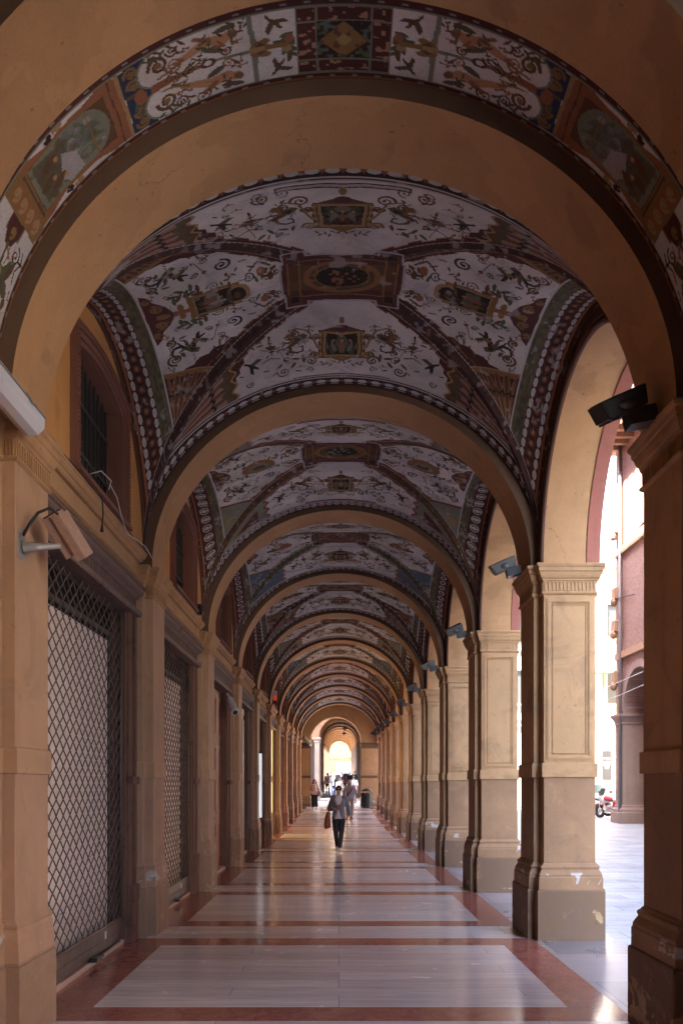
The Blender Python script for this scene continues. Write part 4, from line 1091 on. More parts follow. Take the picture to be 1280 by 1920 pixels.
g4 = at_bay(MB().box(-2.50, -2.44, -1.3, 1.3, 0, 3.56).build('shop_window', M['black'], sw), 4)
MB().box(-2.44, -2.40, .55, .62, .05, 3.4).box(-2.44, -2.40, -1.28, -1.2, .05, 3.4).build('window_frame', M['steel'], g4)
g5 = at_bay(MB().box(-2.50, -2.30, -1.27, 1.27, .05, 3.54).build('lit_shop_window', M['lit_yellow'], sw), 5)
MB().box(-2.299, -2.285, -1.26, -1.2, .06, 3.4).box(-2.299, -2.285, .3, .36, .06, 3.4).box(-2.299, -2.285, -1.26, 1.26, .06, .25).build('window_frame', M['iron'], g5)
g6 = at_bay(MB().box(-2.50, -2.30, -1.27, 1.27, .05, 3.54).build('lit_shop_window', M['lit_orange'], sw), 6)
MB().box(-2.299, -2.28, -1.26, -.7, .06, 3.4).box(-2.299, -2.281, -1.26, 1.26, 2.5, 3.5).box(-2.299, -2.28, 1.1, 1.26, .06, 2.5).build('window_frame', M['wood_red'], g6)
for k in (7, 8, 9):
    o = at_bay(MB().box(-2.50, -2.40, -1.3, 1.3, 0, 3.56).box(-2.40, -2.37, -1.28, -1.1, .05, 3.4).box(-2.40, -2.37, -.06, .06, .05, 3.4).box(-2.40, -2.37, 1.1, 1.28, .05, 3.4).build('panelled_door', M['wood_red'], sw), k)
MB().box(-3.2, 2.84, -9, 51.2, 6.62, 6.85).build('roof_slab', M['roofing'], sw, world=True)
MB().box(-14, -3.25, 40, 52, -.3, 20).build('added_shade_block', M['frieze'], sw, world=True)  # unseen block added to shade the gap and pier beyond the end wall
MB().box(-3.2, 2.84, -9.5, -9, -.3, 6.85).build('added_rear_wall', M['arch'], sw, world=True)  # unseen wall added across the portico to stop light from behind
MB().box(-3.2, -2.61, -9, 51.2, -.3, 6.9).build('back_wall', M['roofing'], sw, world=True)

# ================================================================ end wall with its arch
ew = MB(); gy = 50.27; n = 40; xa, ra = -.18, 1.5; za = 4.05 + .1
pts = [(xa - ra, .0)] + [(xa - ra * math.cos(math.pi * i / n), za + ra * math.sin(math.pi * i / n)) for i in range(n + 1)] + [(xa + ra, .0)]
for (x0, z0), (x1, z1) in zip(pts, pts[1:]):
    if abs(x1 - x0) > 1e-6:
        ew.quad((x0, gy, z0), (x1, gy, z1), (x1, gy, 6.6), (x0, gy, 6.6)); ew.quad((x0, gy + .8, z0), (x0, gy + .8, 6.6), (x1, gy + .8, 6.6), (x1, gy + .8, z1))
    ew.quad((x0, gy, z0), (x0, gy + .8, z0), (x1, gy + .8, z1), (x1, gy, z1))
ew.box(-2.6, xa - ra, gy, gy + .8, 0, 6.6); ew.box(xa + ra, 2.84, gy, gy + .8, 0, 6.6)
ewo = thing('end_wall', 'brown end wall of the portico pierced by a round archway', 'wall', (0, gy, 0))
ew.build('wall_panel', M['arch'], ewo, world=True)
for x0, x1 in ((-2.5, xa - ra), (xa + ra, 2.6)):
    f = [(x0, gy), (x1, gy), (x1, gy + .8), (x0, gy + .8)]
    MB().prof(f, [(.002, 3.80), (.02, 3.82), (.02, 3.84), (.005, 3.85), (.005, 3.98), (.05, 4.04), (.07, 4.06), (.07, 4.12), (.0, 4.125)]).build('impost', M['arch_edge'], ewo, world=True)
    MB().prof(f, [(.05, 0), (.05, .85), (.03, .88), (.012, .95), (.001, .97)]).build('plinth', M['pier'], ewo, world=True)
    MB().prof(f, [(.001, 2.05), (.02, 2.055), (.02, 2.20), (.001, 2.205)]).build('dado_band', M['arch_edge'], ewo, world=True)
# ================================================================ across the street
def brick():
    t = NT('pale_red_brick')
    p = t.xyz(); v = t.n('CombineXYZ', {0: p[1], 1: p[2], 2: 0.0}).outputs[0]
    nd = t.n('TexBrick', {'Vector': v, 'Scale': 1.0, 'Mortar Size': .010, 'Brick Width': .26, 'Row Height': .075})
    nd.inputs['Color1'].default_value = (.25, .125, .092, 1); nd.inputs['Color2'].default_value = (.17, .078, .058, 1); nd.inputs['Mortar'].default_value = (.26, .20, .17, 1)
    n = t.noise(.5, 5, .6)
    c = t.mix(t.ramp(n, .4, .7, 0, .5), nd.outputs['Color'], (.22, .14, .115))
    return t.out(c, .85, t.bump(nd.outputs['Fac'], -.3, .01))
M['brick'] = brick()
M['palace_stone'] = plaster('pink_grey_palace_stone', (.26, .18, .145), (.18, .12, .095), var=.25, streak=.3)
M['palace_orange'] = plaster('pale_orange_palace_render', (.34, .20, .12), (.28, .155, .09), streak=.3)
M['cream'] = plaster('cream_render', (.72, .58, .40), (.64, .50, .34), streak=.2)
M['cream_white'] = plaster('white_render', (.74, .68, .58), (.66, .60, .52), streak=.15)
M['pink'] = plaster('pink_render', (.42, .235, .21), (.35, .19, .165), streak=.25)
M['grey_stone'] = plaster('grey_column_stone', (.36, .32, .28), (.27, .235, .20), streak=.3)
M['yellow'] = plaster('pale_yellow_render', (.52, .36, .15), (.45, .31, .125), streak=.15)
M['shutter_dark'] = plain('dark_window_shutter', (.06, .065, .06), .5)
M['pipe'] = plain('grey_drainpipe', (.20, .18, .185), .5, .4)
M['canopy'] = plain('white_canopy_cloth', (.8, .78, .72), .8)

XP = 12.0
bp = thing('brick_palace', 'pale red brick palace with round arches on stone piers across the street', 'building', (XP, 30, 0))
bm_ = MB(); r = 1.75; period = 5.0; n = 24; zs = 4.65
Y1 = 36.75; ARCS = [Y1 - .9 - r - period * i + 0.05 for i in range(8)]
ymin = ARCS[-1] - 2.5
pr = []
for yc in ARCS[::-1]:
    pr += [(yc - 2.5, zs)] + [(yc - r * math.cos(math.pi * i / n), zs + r * math.sin(math.pi * i / n)) for i in range(n + 1)] + [(yc + 2.5, zs)]
for (a, za_), (b, zb_) in zip(pr, pr[1:]):
    if b - a > 1e-6:
        bm_.quad((XP, a, za_), (XP, b, zb_), (XP, b, 16.2), (XP, a, 16.2)); bm_.quad((XP, a, za_), (XP + .8, a, za_), (XP + .8, b, zb_), (XP, b, zb_))
bm_.quad((XP, Y1, 0), (XP + 6, Y1, 0), (XP + 6, Y1, 16.2), (XP, Y1, 16.2))
wall = bm_.build('wall', M['brick'], bp, world=True)
ring = MB()
for yc in ARCS: ring.loft([[(XP - .06, yc - q * math.cos(math.pi * i / n), zs + q * math.sin(math.pi * i / n)) for q in (1,)] [0:0] or [(XP - .06 if s_ in (0, 1) else XP + .05, yc - qq * math.cos(math.pi * i / n), zs + qq * math.sin(math.pi * i / n)) for s_, qq in ((0, r - .01), (1, r + .30), (2, r + .30), (3, r - .01))] for i in range(n + 1)])
ring.build('arch_ring', M['palace_stone'], bp, world=True)
for i, yc in enumerate(ARCS):
    yp = yc + 2.5; a, b = yp - .76, min(yp + .76, Y1 + .05)
    if i == 0: a, b = yc + r + .02, Y1 + .06
    po = [(XP - .08, a), (XP + .8, a), (XP + .8, b), (XP - .08, b)]
    q = MB().prof(po, [(0, .7), (0, 4.25)]).build('pier', M['palace_stone'], bp, world=True)
    MB().prof(po, [(.16, -.2), (.16, .48), (.13, .52), (.13, .62), (.04, .72), (.05, .76), (.0, .82)]).build('plinth', M['palace_stone'], q, world=True)
    MB().prof(po, [(.0, 4.2), (.04, 4.22), (.04, 4.28), (.02, 4.30), (.06, 4.40), (.14, 4.52), (.18, 4.56), (.18, 4.66), (.0, 4.67)]).build('capital', M['palace_stone'], q, world=True)
MB().box(XP + 2.5, XP + 2.7, ymin, Y1, 0, 7).build('inner_wall', M['palace_orange'], bp, world=True)
MB().box(XP + .2, XP + 3, ymin, Y1, 6.9, 7.0).build('inner_ceiling', M['cream_white'], bp, world=True)
# storeys: string courses, orange corner strip, window frames seen in profile
tr = MB()
for z in (7.0, 11.4): tr.box(XP - .14, XP + .02, ymin, Y1 + .02, z, z + .28)
tr.box(XP - .07, XP + .02, Y1 - .55, Y1 + .03, 7.3, 11.4).box(XP - .07, XP + .02, Y1 - .55, Y1 + .03, 11.7, 16.0).box(XP - .07, XP + .02, Y1 - .55, Y1 + .03, 4.68, 7.0)
for z in (6.0, 8.2, 9.6, 12.4): tr.box(XP - .30, XP - .07, Y1 - .5, Y1 - .05, z, z + .45).ball((XP - .27, Y1 - .27, z - .12), (.16, .2, .2), seg=8, rg=6)
tr.build('cornice', M['palace_orange'], bp, world=True)
for i, yc in enumerate(ARCS):
    for zb in (8.0, 12.2) if i else ():
        wq = MB().box(XP - .01, XP + .05, yc - .65, yc + .65, zb, zb + 2.4).build('window', M['shutter_dark'], bp, world=True)
        MB().box(XP - .16, XP + .02, yc - .85, yc - .65, zb, zb + 2.4).box(XP - .16, XP + .02, yc + .65, yc + .85, zb, zb + 2.4).box(XP - .34, XP + .02, yc - 1.0, yc + 1.0, zb + 2.4, zb + 2.75).box(XP - .22, XP + .02, yc - .95, yc + .95, zb - .22, zb).build('frame', M['palace_orange'], wq, world=True)
ev = MB().box(XP - 1.1, XP + 7, ymin, Y1 + 1.0, 16.2, 16.5)
for i in range(60): 
    y = ymin + .4 + i * .7
    if y < Y1: ev.box(XP - .95, XP + .02, y - .1, y + .1, 15.85, 16.19)
ev.build('roof', M['palace_orange'], bp, world=True)
MB().tube([(XP - .16, Y1 - .75, .3), (XP - .16, Y1 - .75, 16.1)], .07, 8).build('drainpipe', M['pipe'], bp, world=True, smooth=True)

cb = thing('corner_building', 'cream white building closing the side street, dark notice board on its wall', 'building', (14, 52, 0))
MB().box(5.5, 30, 52, 60, -.2, 15).build('wall', M['cream_white'], cb, world=True)
MB().box(5.5, 30, 51.9, 51.99, .0, 2.1).build('plinth', M['cream'], cb, world=True)
tr = MB()
for z in (5.2, 5.55, 9.8): tr.box(5.4, 30, 51.85, 51.99, z, z + .12)
tr.box(5.2, 30.2, 51.4, 52, 14.8, 15.2); tr.build('cornice', M['cream'], cb, world=True)
for x in (8.2, 11.0, 13.9, 16.8, 19.7):
    for z in (6.6, 10.6):
        q = MB().box(x - .5, x + .5, 51.94, 51.99, z, z + 2.0).build('window', M['shutter_dark'], cb, world=True)
        MB().box(x - .68, x - .5, 51.85, 51.99, z, z + 2).box(x + .5, x + .68, 51.85, 51.99, z, z + 2).box(x - .75, x + .75, 51.8, 51.99, z + 2, z + 2.2).box(x - .75, x + .75, 51.8, 51.99, z - .15, z).build('frame', M['cream'], q, world=True)
MB().box(12.75, 16.4, 51.0, 51.98, 8.4, 8.55).build('balcony', M['grey_stone'], cb, world=True)
nb = thing('notice_board', 'tall dark grey notice board with white lines of writing on the cream wall', 'sign', (16.25, 51.8, 2.8))
MB().box(15.98, 16.52, 51.8, 51.88, 1.95, 3.72).build('board', M['shutter_grey'] if 'shutter_grey' in M else plain('grey_notice_board', (.028, .027, .03), .6), nb, world=True)
wr = MB(); r_ = random.Random(4)
M['ink_white'] = plain('white_lettering', (.75, .75, .75), .6); M['ink_red'] = plain('red_lettering', (.55, .12, .12), .6)
for z, x0, x1, mi in ((3.24, 16.02, 16.47, 0), (3.14, 16.20, 16.47, 1), (3.01, 16.02, 16.35, 0), (2.98, 16.05, 16.46, 0), (2.86, 16.02, 16.46, 0), (2.74, 16.12, 16.37, 0), (2.64, 16.14, 16.37, 0)):
    x = x0
    while x < x1 - .02:
        w_ = r_.uniform(.025, .05); wr.mat(mi).box(x, min(x + w_, x1), 51.79, 51.799, z, z + .055); x += w_ + .010
wr.build('writing', [M['ink_white'], M['ink_red']], nb, world=True)

# buildings that close the street further along, opposite and beyond
sb = thing('street_house', 'bright pale house at the far end of the street, past the piers', 'building', (6, 95, 0))
MB().box(2.6, 11, 95, 104, 0, 17).build('wall', M['cream_white'], sb, world=True)
for x in (4, 6.5, 9):
    for z in (4.5, 8.4, 12.3):
        q = MB().box(x - .5, x + .5, 94.93, 94.99, z, z + 2).build('window', M['shutter_dark'], sb, world=True)
MB().box(2.4, 11.2, 94.5, 104.2, 17, 17.3).build('roof', M['palace_orange'], sb, world=True)
fh = thing('facing_house', 'tall pale house behind the brick palace', 'building', (24, 40, 0))
MB().box(18.5, 30, -12, 51, 0, 13).build('wall', M['cream_white'], fh, world=True)
MB().box(18, 30.5, -12.3, 51.3, 13, 13.3).build('roof', M['palace_orange'], fh, world=True)

# ================================================================ second portico beyond the end wall
Q0, Q1 = 57.5, 112.0
def up(y): return .022 * (y - Q0)
sp = thing('far_portico', 'second portico beyond the end wall with a ribbed barrel vault', 'building', (0, Q0, ground(Q0)))
XA = .10; RA = 1.42; ZB = 4.82
bv = MB(); n = 28; N = 10
def bring(y, r): return [(XA - r * math.cos(math.pi * i / n), y, ZB + up(y) + r * math.sin(math.pi * i / n)) for i in range(n + 1)]
for i in range(N):
    y0 = Q0 + (Q1 - Q0) * i / N; y1 = Q0 + (Q1 - Q0) * (i + 1) / N
    bv.loft([bring(y0, RA + .16), bring(y1, RA + .16)], close=False)
bv.build('barrel_vault', M['arch'], sp, world=True, smooth=True)
for i in range(N + 1):
    y = Q0 + (Q1 - Q0) * i / N; rb = MB(); hw = .45 if i < N else .5
    ri = RA if i < N else RA - .12
    A, B = bring(y - hw, ri), bring(y + hw, ri); C_, D_ = bring(y - hw, RA + .3), bring(y + hw, RA + .3)
    rb.loft([A, B], close=False); rb.loft([A, C_], close=False); rb.loft([B, D_], close=False)
    rb.build('rib', M['arch'], sp, world=True, auto=40)
for i in range(N + 1):
    y = Q0 + (Q1 - Q0) * i / N; g = ground(y)
    f = [(XA - RA - .75, y - .5), (XA - RA + .02, y - .5), (XA - RA + .02, y + .5), (XA - RA - .75, y + .5)]
    if i == 0: f = [(XA - RA - .3, y - .5), (XA - RA + .02, y - .5), (XA - RA + .02, y + .5), (XA - RA - .3, y + .5)]
    m_ = M['grey_stone'] if i < 3 else M['arch_edge']
    q = MB().prof(f, [(.06, g - .3), (.06, g + .8), (.0, g + .9), (.0, ZB + up(y) - .35), (.04, ZB + up(y) - .3), (.02, ZB + up(y) - .25), (.09, ZB + up(y) - .1), (.09, ZB + up(y)), (0, ZB + up(y) + .01)]).build('pier', m_, sp, world=True)
rw = MB()
for i in range(N):
    y0 = Q0 + (Q1 - Q0) * i / N; y1 = Q0 + (Q1 - Q0) * (i + 1) / N; x = XA + RA
    rw.loft([[(x, y0 - .5, ground(y0) - .3), (x + .4, y0 - .5, ground(y0) - .3), (x + .4, y0 - .5, ZB + up(y0) + .02), (x, y0 - .5, ZB + up(y0) + .02)], [(x, y0 + .5, ground(y0) - .3), (x + .4, y0 + .5, ground(y0) - .3), (x + .4, y0 + .5, ZB + up(y0)), (x, y0 + .5, ZB + up(y0))]])
rw.box(XA + RA + .3, XA + RA + .6, Q0 - .5, Q1 + .5, -.2, 12)
rw.build('shop_piers', M['palace_stone'], sp, world=True)
dk = MB()
for i in range(N):
    y0 = Q0 + (Q1 - Q0) * i / N + .5; y1 = Q0 + (Q1 - Q0) * (i + 1) / N - .5
    dk.box(XA + RA + .20, XA + RA + .29, y0, y1, ground(y0), ground(y0) + 3.6)
dk.build('shop_fronts', plain('blue_grey_shop_glass', (.09, .11, .135), .25), sp, world=True)
MB().box(XA - RA - .8, 2.9, Q0 - .5, Q1 + .5, 9.2, 9.5).box(XA + RA + .1, 2.9, Q0 - .5, Q1 + .5, 6.3, 9.2).box(XA - RA - .8, 2.9, Q0, Q1 + .5, 9.52, 26).build('upper_floor', M['pink'], sp, world=True)
fw = MB(); a_ = [(XA - RA, 0)] + [(XA - RA * math.cos(math.pi * i / n), ZB + RA * math.sin(math.pi * i / n)) for i in range(n + 1)] + [(XA + RA, 0)]
for (x0, z0), (x1, z1) in zip(a_[1:-2], a_[2:-1]): fw.quad((x0, Q0 - .52, z0), (x1, Q0 - .52, z1), (x1, Q0 - .52, 14), (x0, Q0 - .52, 14))
fw.box(XA - RA - .6, XA - RA, Q0 - .54, Q0 - .5, ZB, 14).box(XA + RA, 2.9, Q0 - .54, Q0 - .5, .2, 14)
fw.build('front_wall', M['palace_orange'], sp, world=True)
# hanging lanterns of the second portico
for k, y in enumerate((62.0, 72.5)):
    ln = thing('hanging_lantern', ['nearer dark lantern hanging on a rod under the ribbed vault', 'farther dark lantern hanging on a rod under the ribbed vault'][k], 'lantern', (.45, y, 0), 0, 'lanterns in the second portico')
    zc = 5.55 + up(y)
    MB().tube([(.45, y, zc + .2), (.45, y, zc + .72)], .014, 6).build('rod', M['iron'], ln, world=True)
    MB().lathe((.45, y, zc), [(.03, .22), (.10, .19), (.2, .06), (.21, .04), (.03, .04)], 12).build('lamp_shade', M['iron'], ln, world=True)
    MB().ball((.45, y, zc - .02), (.06, .06, .08)).build('bulb', M['lamp_glass'], ln, world=True)
# pink house seen through the left of the archway
ph = thing('pink_house', 'pink rendered house seen through the left side of the far archway', 'building', (-3.2, 70, 0))
MB().box(-12, -2.2, 60, 71, 0, 12).build('wall', M['pink'], ph, world=True)
MB().box(-2.199, -2.17, 60, 71, .0, 2.2).build('plinth', M['grey_stone'], ph, world=True)
MB().box(-12.2, -2.0, 59.6, 71.2, 12, 12.3).build('roof', M['palace_orange'], ph, world=True)
lb = thing('added_shade_house', 'unseen tall house added left of the second portico to shade the yellow house', 'building', (-6, 90, 0))  # unseen, made tall to keep direct sun off the yellow house
MB().box(-22, -14.0, 106, 125, 0, 36).build('wall', M['cream'], lb, world=True)
MB().box(-22.2, -13.6, 105.8, 125, 36, 36.3).build('roof', M['palace_orange'], lb, world=True)
# sunlit yellow house at the end
yh = thing('yellow_house', 'sunlit yellow house filling the archway at the very end', 'building', (0, 126, 0))
MB().box(-14, 16, 126, 132, 0, 22).build('wall', M['yellow'], yh, world=True)
MB().box(-14.2, 16.2, 125.6, 132, 22, 22.4).build('roof', M['palace_orange'], yh, world=True)
MB().box(-14, 16, 125.85, 125.99, 5.3, 5.7).box(.35, 3.0, 125.8, 125.99, 7.9, 8.1).build('string_course', M['palace_orange'], yh, world=True)
for x in (-2.6, 1.05, 1.95, 5.2):
    q = MB().box(x - .32, x + .32, 125.92, 125.99, 8.15, 10.4).build('window', M['shutter_dark'], yh, world=True)
    MB().box(x - .42, x - .32, 125.9, 125.99, 8.15, 10.4).box(x + .32, x + .42, 125.9, 125.99, 8.15, 10.4).box(x - .45, x + .45, 125.9, 125.99, 10.4, 10.6).build('frame', M['cream'], q, world=True)
cn = thing('shop_canopy', 'plain white canopy on the sunlit yellow house', 'canopy', (1, 125, 4))
MB().loft([[(-.45, 125.95, 4.95), (3.2, 125.95, 4.95), (3.2, 125.95, 5.02), (-.45, 125.95, 5.02)], [(-.45, 125.2, 3.4), (3.2, 125.2, 3.4), (3.2, 125.2, 3.47), (-.45, 125.2, 3.47)]]).build('cloth', M['canopy'], cn, world=True)
MB().box(-.45, 3.2, 125.15, 125.2, 3.1, 3.47).build('valance', M['canopy'], cn, world=True)

# ================================================================ cables over the street
def wire(name, label, pts, rad, mat):
    return tag(MB().tube(pts, rad, 6).build(name, mat, None, smooth=True), label, 'cable', None, 'thing')
def sag(a, b, s, n=14): return [tuple(Vector(a).lerp(Vector(b), i / n) - Vector((0, 0, s * 4 * (i / n) * (1 - i / n)))) for i in range(n + 1)]
wire('street_cable', 'thin cable rising steeply to the brick palace across the street', sag((XP - .02, 33.6, 12.0), (12.8, 51.85, 13.4), .6), .022, M['cable_b'])
wire('street_cable', 'upper thin cable crossing the street just below the pier capital', sag((XP - .02, 34.6, 9.4), (9.4, 51.85, 12.2), .3), .016, M['cable_b'])
wire('street_cable', 'upper of the two low slack cables over the street', sag((XP - .02, 31.5, 6.2), (9.0, 51.85, 5.0), .2), .014, M['cable_w'])
wire('street_cable', 'lower of the two low slack cables over the street', sag((XP - .02, 31.5, 5.7), (9.0, 51.85, 4.2), .2), .014, M['cable_w'])
# ================================================================ floodlights on the piers
def floodlight():
    root = thing('floodlight', 'x', 'floodlight', (2.02, YK[0], 4.10), 0, 'floodlights on the pier capitals')
    T = Matrix.Translation((-.24, -.04, .16)) @ Matrix.Rotation(R(-24), 4, 'Y') @ Matrix.Rotation(R(14), 4, 'X')
    hd = MB(); 
    prf = [(-.17, -.10), (.17, -.10), (.19, .0), (.20, .05), (-.20, .05), (-.19, .0)]
    hd.loft([[tuple(T @ Vector((x, y, z))) for x, z in prf] for y in (-.15, .15)])
    fn = MB()
    for i in range(10): fn.box(-.16, .16, -.158, -.1495, -.094 + i * .014, -.087 + i * .014, T)
    for i in range(12): fn.box(-.155 + i * .027, -.146 + i * .027, -.13, .13, -.122, -.1005, T)
    fn.ball(tuple(T @ Vector((0, -.15, -.03))), (.075, .02, .05), seg=14, rg=8)
    h = hd.build('housing', M['lamp_dark'], root, bevel=.006)
    fn.build('fins', M['lamp_grey'], h)
    MB().box(-.18, .18, -.135, .135, .0515, .057, T).build('lens', M['lamp_glass'], h)
    T2 = Matrix.Translation((-.06, -.05, .03)) @ Matrix.Rotation(R(-12), 4, 'Y')
    bx = MB().box(-.12, .11, -.10, .08, -.07, .06, T2)
    for i in range(7): bx.box(-.125, -.118, -.09 + i * .024, -.08 + i * .024, -.06, .05, T2)
    bx.build('ballast_box', M['lamp_grey'], root, bevel=.008)
    MB().tube([(-.2, -.02, .11), (-.08, -.02, .09), (.03, 0, .03), (.14, 0, .012)], .018, 8).box(.05, .2, -.05, .05, .001, .014).build('bracket', M['iron'], root)
    MB().tube([(.0, .05, .04), (.06, .12, .10), (.14, .3, .05), (.225, .56, .0)] + [(.245, (2.04 - 1.60 * math.cos(R(a))) / .74, 1.60 * math.sin(R(a)) / .74) for a in (2, 7, 13, 20, 28, 36)], .011, 6).build('lead', M['cable_b'], root)
    return root
f0 = floodlight(); note_kids(); FL = [f0] + [copy_tree(f0) for k in range(1, 11)]
for k, o in enumerate(FL):
    o.location = (2.04, YK[k] - .02, 4.10 + ground(YK[k])); sc_ = .80 if k == 0 else .72; o.scale = (sc_,) * 3; o.rotation_euler = (R(((k * 37) % 11) - 5), 0, R(((k * 53) % 17) - 8)) if k else (0, 0, 0)
    if k:
        for c in children(o):
            if c.name.startswith('housing'): c.material_slots[0].link = 'OBJECT'; c.material_slots[0].material = M['lamp_grey']
    o['label'] = ['big black floodlight on the capital at the right edge of the photo', 'grey floodlight on the capital of the biggest full pier'][k] if k < 2 else f'small floodlight on the {ORD[k]} pier capital from the front'
# ================================================================ fluorescent fitting, cameras, cables on the left wall
tl = thing('tube_light', 'white fluorescent tube fitting on the capital at the left edge', 'light', (-1.93, 5.0, 3.98))
Tt = Matrix.Translation((-1.95, 0, 3.99)) @ Matrix.Rotation(R(-28), 4, 'Y')
MB().loft([[tuple(Tt @ Vector((x, y, z))) for x, z in ((-.075, .06), (-.085, .0), (-.055, -.05), (.0, -.066), (.055, -.05), (.085, .0), (.075, .06))] for y in (4.2, 5.46)]).build('housing', M['white_plastic'], tl, world=True, bevel=.006)
MB().box(-.094, .094, 4.19, 5.47, .012, .026, Tt).build('tray', M['grey_metal'], tl, world=True)
MB().loft([[tuple(Tt @ Vector((x, y, z))) for x, z in ((-.08, .03), (.08, .03), (.06, .085), (-.06, .085))] for y in (4.2, 5.46)]).build('back_shell', M['white_plastic'], tl, world=True, bevel=.008)
for y in (4.6, 5.2): MB().box(.087, .096, y - .02, y + .02, -.02, .05, Tt).build('clip', M['grey_metal'], tl, world=True)
for y in (4.5, 5.3): MB().box(-2.11, -1.97, y - .02, y + .02, 4.03, 4.05).build('bracket', M['iron'], tl, world=True)

sc = thing('security_camera', 'boxy sun faded security camera on a wall bracket above the nearest grille', 'camera', (-2.05, 5.62, 3.28))
_y = Vector((.34, .30, -.62)).normalized(); _z = Vector((.80, -.30, .45)); _z = (_z - _y * _z.dot(_y)).normalized(); _x = _y.cross(_z)
Tc = Matrix(((_x.x, _y.x, _z.x, -1.86), (_x.y, _y.y, _z.y, 5.74), (_x.z, _y.z, _z.z, 3.40), (0, 0, 0, 1)))
MB().loft([[tuple(Tc @ Vector((x, y, z))) for x, z in ((-.065, -.055), (.065, -.055), (.065, .045), (.045, .07), (-.045, .07), (-.065, .045))] for y in (-.12, .17)]).build('body', M['cam_pink'], sc, world=True, bevel=.004)
MB().box(-.082, .082, -.10, .215, .071, .080, Tc).box(-.082, -.074, -.10, .215, .02, .071, Tc).box(.074, .082, -.10, .215, .02, .071, Tc).build('sun_shield', M['cam_pink'], sc, world=True)
MB().box(-.05, .05, -.127, -.119, -.045, .05, Tc).build('window_glass', M['darkglass'], sc, world=True)
MB().box(-2.088, -2.07, 5.53, 5.66, 3.17, 3.36).tube([(-2.07, 5.60, 3.25), (-1.98, 5.62, 3.26), (-1.85, 5.68, 3.285)], [.045, .03, .018], 8).build('bracket', M['grey_metal'], sc, world=True, bevel=.003)
MB().tube([(-2.07, 5.6, 3.33), (-2.03, 5.6, 3.40), (-1.97, 5.6, 3.48), (-1.90, 5.62, 3.52), (-1.84, 5.64, 3.47)], .010, 6).build('lead', M['cable_b'], sc, world=True, smooth=True)
yb = 7.75 + 2 * BAY
bc = thing('bullet_camera', 'white bullet camera under the lintel by the red brown door', 'camera', (-2.28, yb, 3.3))
ya = yb + .95
MB().tube([(-2.02, ya - .20, 3.10), (-2.12, ya + .02, 3.30), (-2.16, ya + .12, 3.38)], [.075, .075, .068], 16).build('body', M['white_plastic'], bc, world=True, auto=40)
MB().tube([(-2.018, ya - .205, 3.095), (-2.016, ya - .209, 3.092)], .05, 14).build('lens', M['black'], bc, world=True)
MB().tube([(-2.13, ya + .05, 3.32), (-2.18, ya + .1, 3.44), (-2.22, ya + .1, 3.5)], .02, 8).build('bracket', M['white_plastic'], bc, world=True)
ec = thing('bullet_camera', 'small white camera on the end wall beside the far archway', 'camera', (-1.9, 50.2, 4.1))
MB().tube([(-1.62, 49.75, 3.98), (-1.98, 50.15, 4.42)], .09, 10).build('body', M['white_plastic'], ec, world=True)
MB().tube([(-1.98, 50.15, 4.42), (-2.05, 50.27, 4.45)], .03, 6).box(-2.1, -1.8, 50.1, 50.26, 3.9, 4.1).build('bracket', M['iron'], ec, world=True)
sbx = thing('sensor_box', 'small dark sensor on the cornice above the second grille', 'sensor', (-2.1, 12.9, 4.3))
MB().box(-2.14, -2.04, 12.78, 12.90, 4.246, 4.30).tube([(-2.09, 12.84, 4.3), (-2.09, 12.84, 4.40)], .05, 10).build('body', M['lamp_dark'], sbx, world=True, bevel=.004)
wire('wall_cable', 'white cable hanging in loops from the nearest arched window', [(-2.20, 7.5, 4.42), (-2.10, 7.55, 4.47), (-2.04, 7.66, 4.42), (-2.05, 7.62, 4.33), (-2.06, 7.7, 4.40), (-2.05, 7.9, 4.35), (-2.06, 8.1, 4.24), (-2.08, 8.4, 4.16), (-2.085, 8.8, 4.22), (-2.085, 9.2, 4.262), (-2.06, 9.5, 4.19)], .0055, M['cable_w'])
wire('wall_cable', 'short black cable end dangling over the ochre band', [(-2.10, 7.52, 4.255), (-2.085, 7.54, 4.2), (-2.085, 7.56, 4.1), (-2.09, 7.55, 4.0), (-2.09, 7.54, 3.93)], [.007, .007, .007, .007, .016], M['cable_b'])
wire('wall_cable', 'dark cable run lying along the top of the cornice', [(-2.12, 6.1 + .25 * i, 4.253 + .012 * math.sin(i * 2.1)) for i in range(14)], .008, M['cable_b'])
wire('wall_cable', 'looped dark cable between two capitals far along the shops', [(-2.06, YK[4] + .5 + .25 * i, 4.1 - .22 * math.sin(math.pi * i / 10)) for i in range(11)], .010, M['cable_b'])
ps_ = thing('poster_stand', 'tall lit white poster standing by the fifth shop', 'sign', (-2.1, 22.6, 0))
MB().box(-2.14, -2.02, 22.30, 22.40, .78, 2.55).build('frame', M['black'], ps_, world=True)
MB().box(-2.12, -2.03, 22.29, 22.299, .82, 2.5).box(-2.019, -2.015, 22.31, 22.39, .82, 2.5).build('poster', M['lit_white'], ps_, world=True)
MB().box(-2.2, -2.02, 22.25, 22.45, 0, .06).box(-2.10, -2.06, 22.33, 22.37, .06, .78).build('base', M['black'], ps_, world=True)
rs = thing('shop_sign', 'small red and white sign projecting above the far shops', 'sign', (-2.0, 27.5, 4.9))
MB().box(-2.12, -1.99, 27.45, 27.52, 4.40, 4.56).build('red_panel', M['lit_red'], rs, world=True)
MB().box(-2.12, -1.99, 27.45, 27.52, 4.562, 4.70).build('white_panel', M['white_plastic'], rs, world=True)
